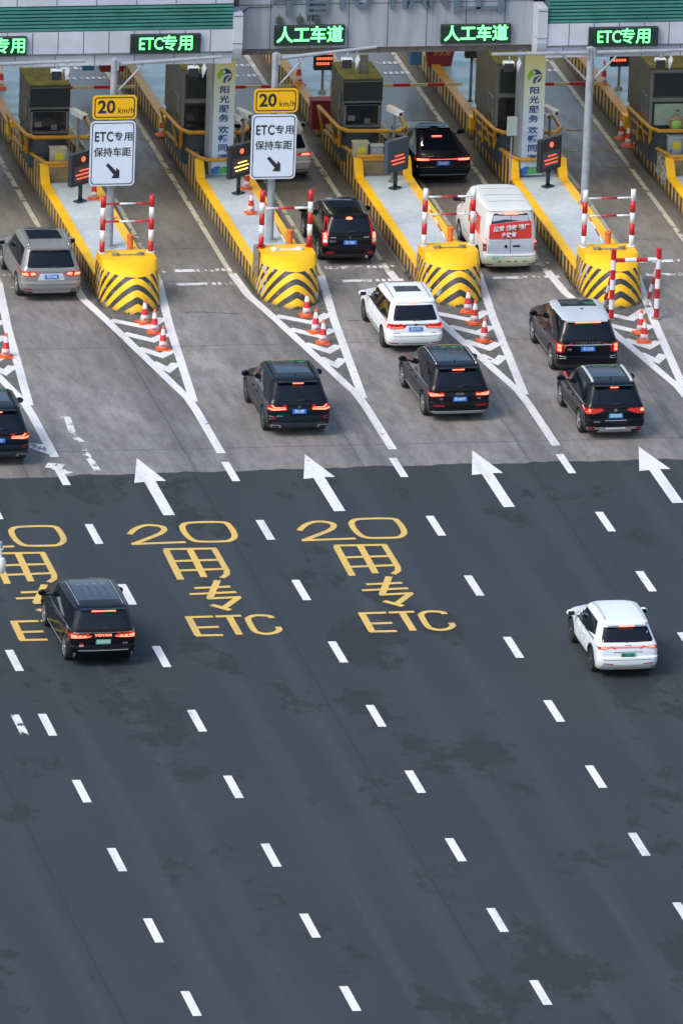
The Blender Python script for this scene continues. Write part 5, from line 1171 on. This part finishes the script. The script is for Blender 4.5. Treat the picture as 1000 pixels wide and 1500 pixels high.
c.glyph('HIGHLANDER', 0, .405, .085, 'white', spacing=1.25, off=.004); c.both('reflector', 'rear', [(.66, .36), (.82, .36), (.84, .44), (.66, .44)], 'tail_off', off=.03)
c.patch('trim_strip', [('rear', [(-.35, .65), (.35, .65), (.35, .665), (-.35, .665)])], 'chrome'); c.glyph('TOYOTA', -.62, .62, .05, 'silver'); c.both('sill_trim', 'side', [(1.5, .32), (3.4, .32), (3.4, .35), (1.5, .35)], 'silver')
# --- dark sedan at the gate
sp = dict(kind='sedan', L=4.98, W=1.92, H=1.50, wb=2.93, ro=1.08, paint=P_NAVY, clad=.28, hood=1.02, cowl=1.3, wr=.36, rim='dark_alloy', belt=.97, fin=False)
c = Car(sp, (18.2, 32.25-1.05, 0), 'dark sedan with full-width red light bar stopped at the mossy-roofed booth', 'sedan', 'sedan')
c.std(); c.patch('rear_window', [('top', [(-.70, .52), (.70, .52), (.56, 1.75), (-.56, 1.75)])], 'glass', off=.006)
c.sunroof(.44, 2.05, 2.4)
c.both('side_window', 'side', [(1.15, 1.07), (3.1, 1.05), (2.6, 1.36), (1.65, 1.36)], 'glass', off=.004)
c.lamp([(.45, .88), (.90, .87), (.93, .97), (.45, .97)], [(.10, .87), (.35, .89), (.35, .97), (.12, .97)], glow=[[(.50, .89), (.88, .885), (.89, .95), (.50, .94)]])
c.patch('light_bar', [('rear', [(-.46, .915), (.46, .915), (.46, .93), (-.46, .93)])], 'glow_soft', off=.02)
B().box(-.17, .17, -.02, .02, -.012, .012).build('high_brake_light', 'glow', c.root, (0, 1.35, c.hit('top', 0, 1.35)[0].z+.03)); c.plate(.79, '粤B·N8817')
c.patch('bumper_trim', [('rear', [(-.8, .38), (.8, .38), (.8, .41), (-.8, .41)])], 'silver')
pr = empty('person', (17.25, 33.6, 1.0), 'driver\'s bare forearm reaching out of the dark sedan towards the booth', 'person')
skin_body('body', [((.28, .1, .12), .05), ((.05, .05, .10), .045), ((-.22, .0, .16), .032), ((-.30, 0, .17), (.035, .018))], [(0, 1), (1, 2), (2, 3)], 'skin', pr)
skin_body('sleeve', [((.34, .1, .12), .075), ((.08, .055, .11), .06)], [(0, 1)], 'shirt', pr)
b = B()
for i in range(4): b.tube((-.31, -.02+.015*i, .165), (-.40+.008*abs(i-1.5), -.03+.02*i, .155), .008, .006, n=6)
b.tube((-.28, -.02, .16), (-.33, -.06, .16), .009, .007, n=6); b.build('fingers', 'skin', pr)
# --- white SUV half hidden by the lane sign
sp = dict(L=4.75, W=1.88, H=1.68, wb=2.8, ro=1.0, paint=P_GOLD, clad=.34, belt=1.04, rl=.38, q0=.5, rim='alloy', wr=.36)
c = Car(sp, (12.95, 33.05-.95, 0), 'pale champagne SUV mostly hidden behind the middle lane sign', 'suv', 'suv'); c.std(); c.sunroof(.48, 1.2, 2.5); c.brake3(.15)
c.lamp([(.45, .88), (.92, .86), (.93, .97), (.45, .97)], [(.10, .88), (.35, .9), (.35, .97), (.12, .97)], glow=[[(.55, .90), (.90, .89), (.91, .95), (.6, .95)]]); c.plate(.78, '粤B·7K302'); c.patch('bumper_trim', [('rear', [(-.7, .40), (.7, .40), (.7, .43), (-.7, .43)])], 'board')
# --- big black electric minivan, front left
sp = dict(L=5.25, W=1.99, H=1.83, wb=3.2, ro=1.02, paint=P_BLACK, clad=.30, belt=1.10, rl=.20, q0=.30, segs=(.36, .70), rim='alloy', wr=.37, trim='chrome', hood=1.02, cowl=.95, rake=.95, rw=.86, tum=.19, fin=False, spokes=10)
c = Car(sp, (-1.92, -17.97-.97, 0), 'large black minivan with red light strip and green plate, over the left lane lettering', 'minivan', 'minivan', rz=R(1.3))
c.std(); c.brake3(.36, 1.73)
c.patch('roof_glass', [('top', [(-.62, .9), (.62, .9), (.58, 3.2), (-.58, 3.2)])], 'roof_glass', off=.006, step=.2)
for i in range(4): c.patch('roof_rib', [('top', [(-.36+i*.24-.008, 1.2), (-.36+i*.24+.008, 1.2), (-.36+i*.24+.008, 2.2), (-.36+i*.24-.008, 2.2)])], 'board', off=.012, step=.3)
for i in range(4): c.patch('roof_marker', [('top', [(-.40+i*.24, 2.3), (-.32+i*.24, 2.3), (-.32+i*.24, 2.36), (-.40+i*.24, 2.36)])], 'silver', off=.012, step=.3)
for sx in (-1, 1): c.patch('roof_groove', [('top', [(sx*.66-.012, .6), (sx*.66+.012, .6), (sx*.66+.012, 3.1), (sx*.66-.012, 3.1)])], 'silver', off=.004, step=.3)
c.lamp([(.34, .96), (.50, .92), (.97, .90), (.985, 1.06), (.90, 1.07), (.40, 1.0)], [(.10, .92), (.28, .95), (.28, 1.05), (.12, 1.07)], glow=[[(.50, .945), (.60, .945), (.60, .985), (.50, .985)], [(.64, .945), (.74, .945), (.74, .99), (.64, .985)], [(.78, .945), (.93, .945), (.94, 1.01), (.78, .995)], [(.36, .955), (.50, .925), (.94, .915), (.94, .928), (.50, .94), (.36, .965)]])
c.patch('light_bar', [('rear', [(-.96, 1.065), (.96, 1.065), (.96, 1.078), (-.96, 1.078)])], 'chrome', off=.02)
c.glyph('VOYAH', 0, .99, .10, 'glow', xs=1.35, spacing=1.15, off=.003); c.plate(.80, '粤B·DH6215', 'plate_green'); c.patch('trim_strip', [('rear', [(-.75, .54), (.75, .54), (.75, .57), (-.75, .57)])], 'silver', off=.014)
c.glyph('岚图', -.66, .68, .07, 'white'); c.glyph('■■', -.66, .75, .06, 'red'); c.glyph('PHEV', .66, .74, .06, 'silver'); c.both('bumper_trim', 'rear', [(.84, .32), (.88, .32), (.88, .48), (.84, .48)], 'silver', off=.012)
c.both('sill_trim', 'side', [(1.5, .32), (3.9, .32), (3.9, .345), (1.5, .345)], 'silver')
# --- white electric crossover, front right
sp = dict(L=4.62, W=1.86, H=1.64, wb=2.77, ro=.95, paint=P_PEARL, clad=.30, rails=1, railm=P_SILVER, belt=1.03, rl=.46, q0=.80, kick=.10, segs=(.30, .62), rim='dark_alloy', wr=.365, hood=.98, cowl=.95, rw=.74, mirror=P_PEARL, fin=False)
c = Car(sp, (13.42, -20.4-.9, 0), 'white crossover with thin full-width light bar and green plate, alone at the lower right', 'suv', 'suv', rz=R(.5))
c.std(); c.brake3(.22, 1.54)
c.lamp([(.60, .93), (.90, .90), (.92, .99), (.60, .99)], [(.10, .92), (.26, .95), (.26, .98), (.12, 1.0)], glow=[[(.62, .945), (.80, .94), (.80, .975), (.62, .975)]])
c.patch('light_bar', [('rear', [(-.62, .95), (.62, .95), (.62, .985), (-.62, .985)])], 'tail', off=.012); c.patch('light_strip', [('rear', [(-.62, .962), (.62, .962), (.62, .972), (-.62, .972)])], 'glow_soft', off=.018)
c.plate(.74, '粤B·GL7266', 'plate_green', tm='ink'); c.glyph('AION', 0, 1.035, .05, 'silver', spacing=1.6)
c.patch('trim_strip', [('rear', [(-.44, .825), (.44, .825), (.44, .84), (-.44, .84)])], 'steel_dark'); c.patch('bumper_trim', [('rear', [(-.84, .33), (.84, .33), (.76, .50), (.5, .47), (-.5, .47), (-.76, .50)])], 'cabinet_grey', off=.014)
c.both('reflector', 'rear', [(.45, .475), (.74, .50), (.74, .515), (.45, .49)], 'tail_off', off=.02); c.both('sill_trim', 'side', [(1.4, .30), (3.3, .30), (3.3, .40), (1.4, .40)], 'black')
for sd in ('left', 'right'):
    for ay in c.ax:
        P = []
        for q in range(8):
            a0, a1 = pi*q/8, pi*(q+1)/8; ri, ro_ = c.wr+.05, c.wr+.125
            P.append((sd, [(ay+ri*cos(a0), c.wr+ri*sin(a0)), (ay+ro_*cos(a0), c.wr+ro_*sin(a0)), (ay+ro_*cos(a1), c.wr+ro_*sin(a1)), (ay+ri*cos(a1), c.wr+ri*sin(a1))]))
        c.patch('arch_trim', P, 'black', off=.012)
M['skin2'] = M['skin']
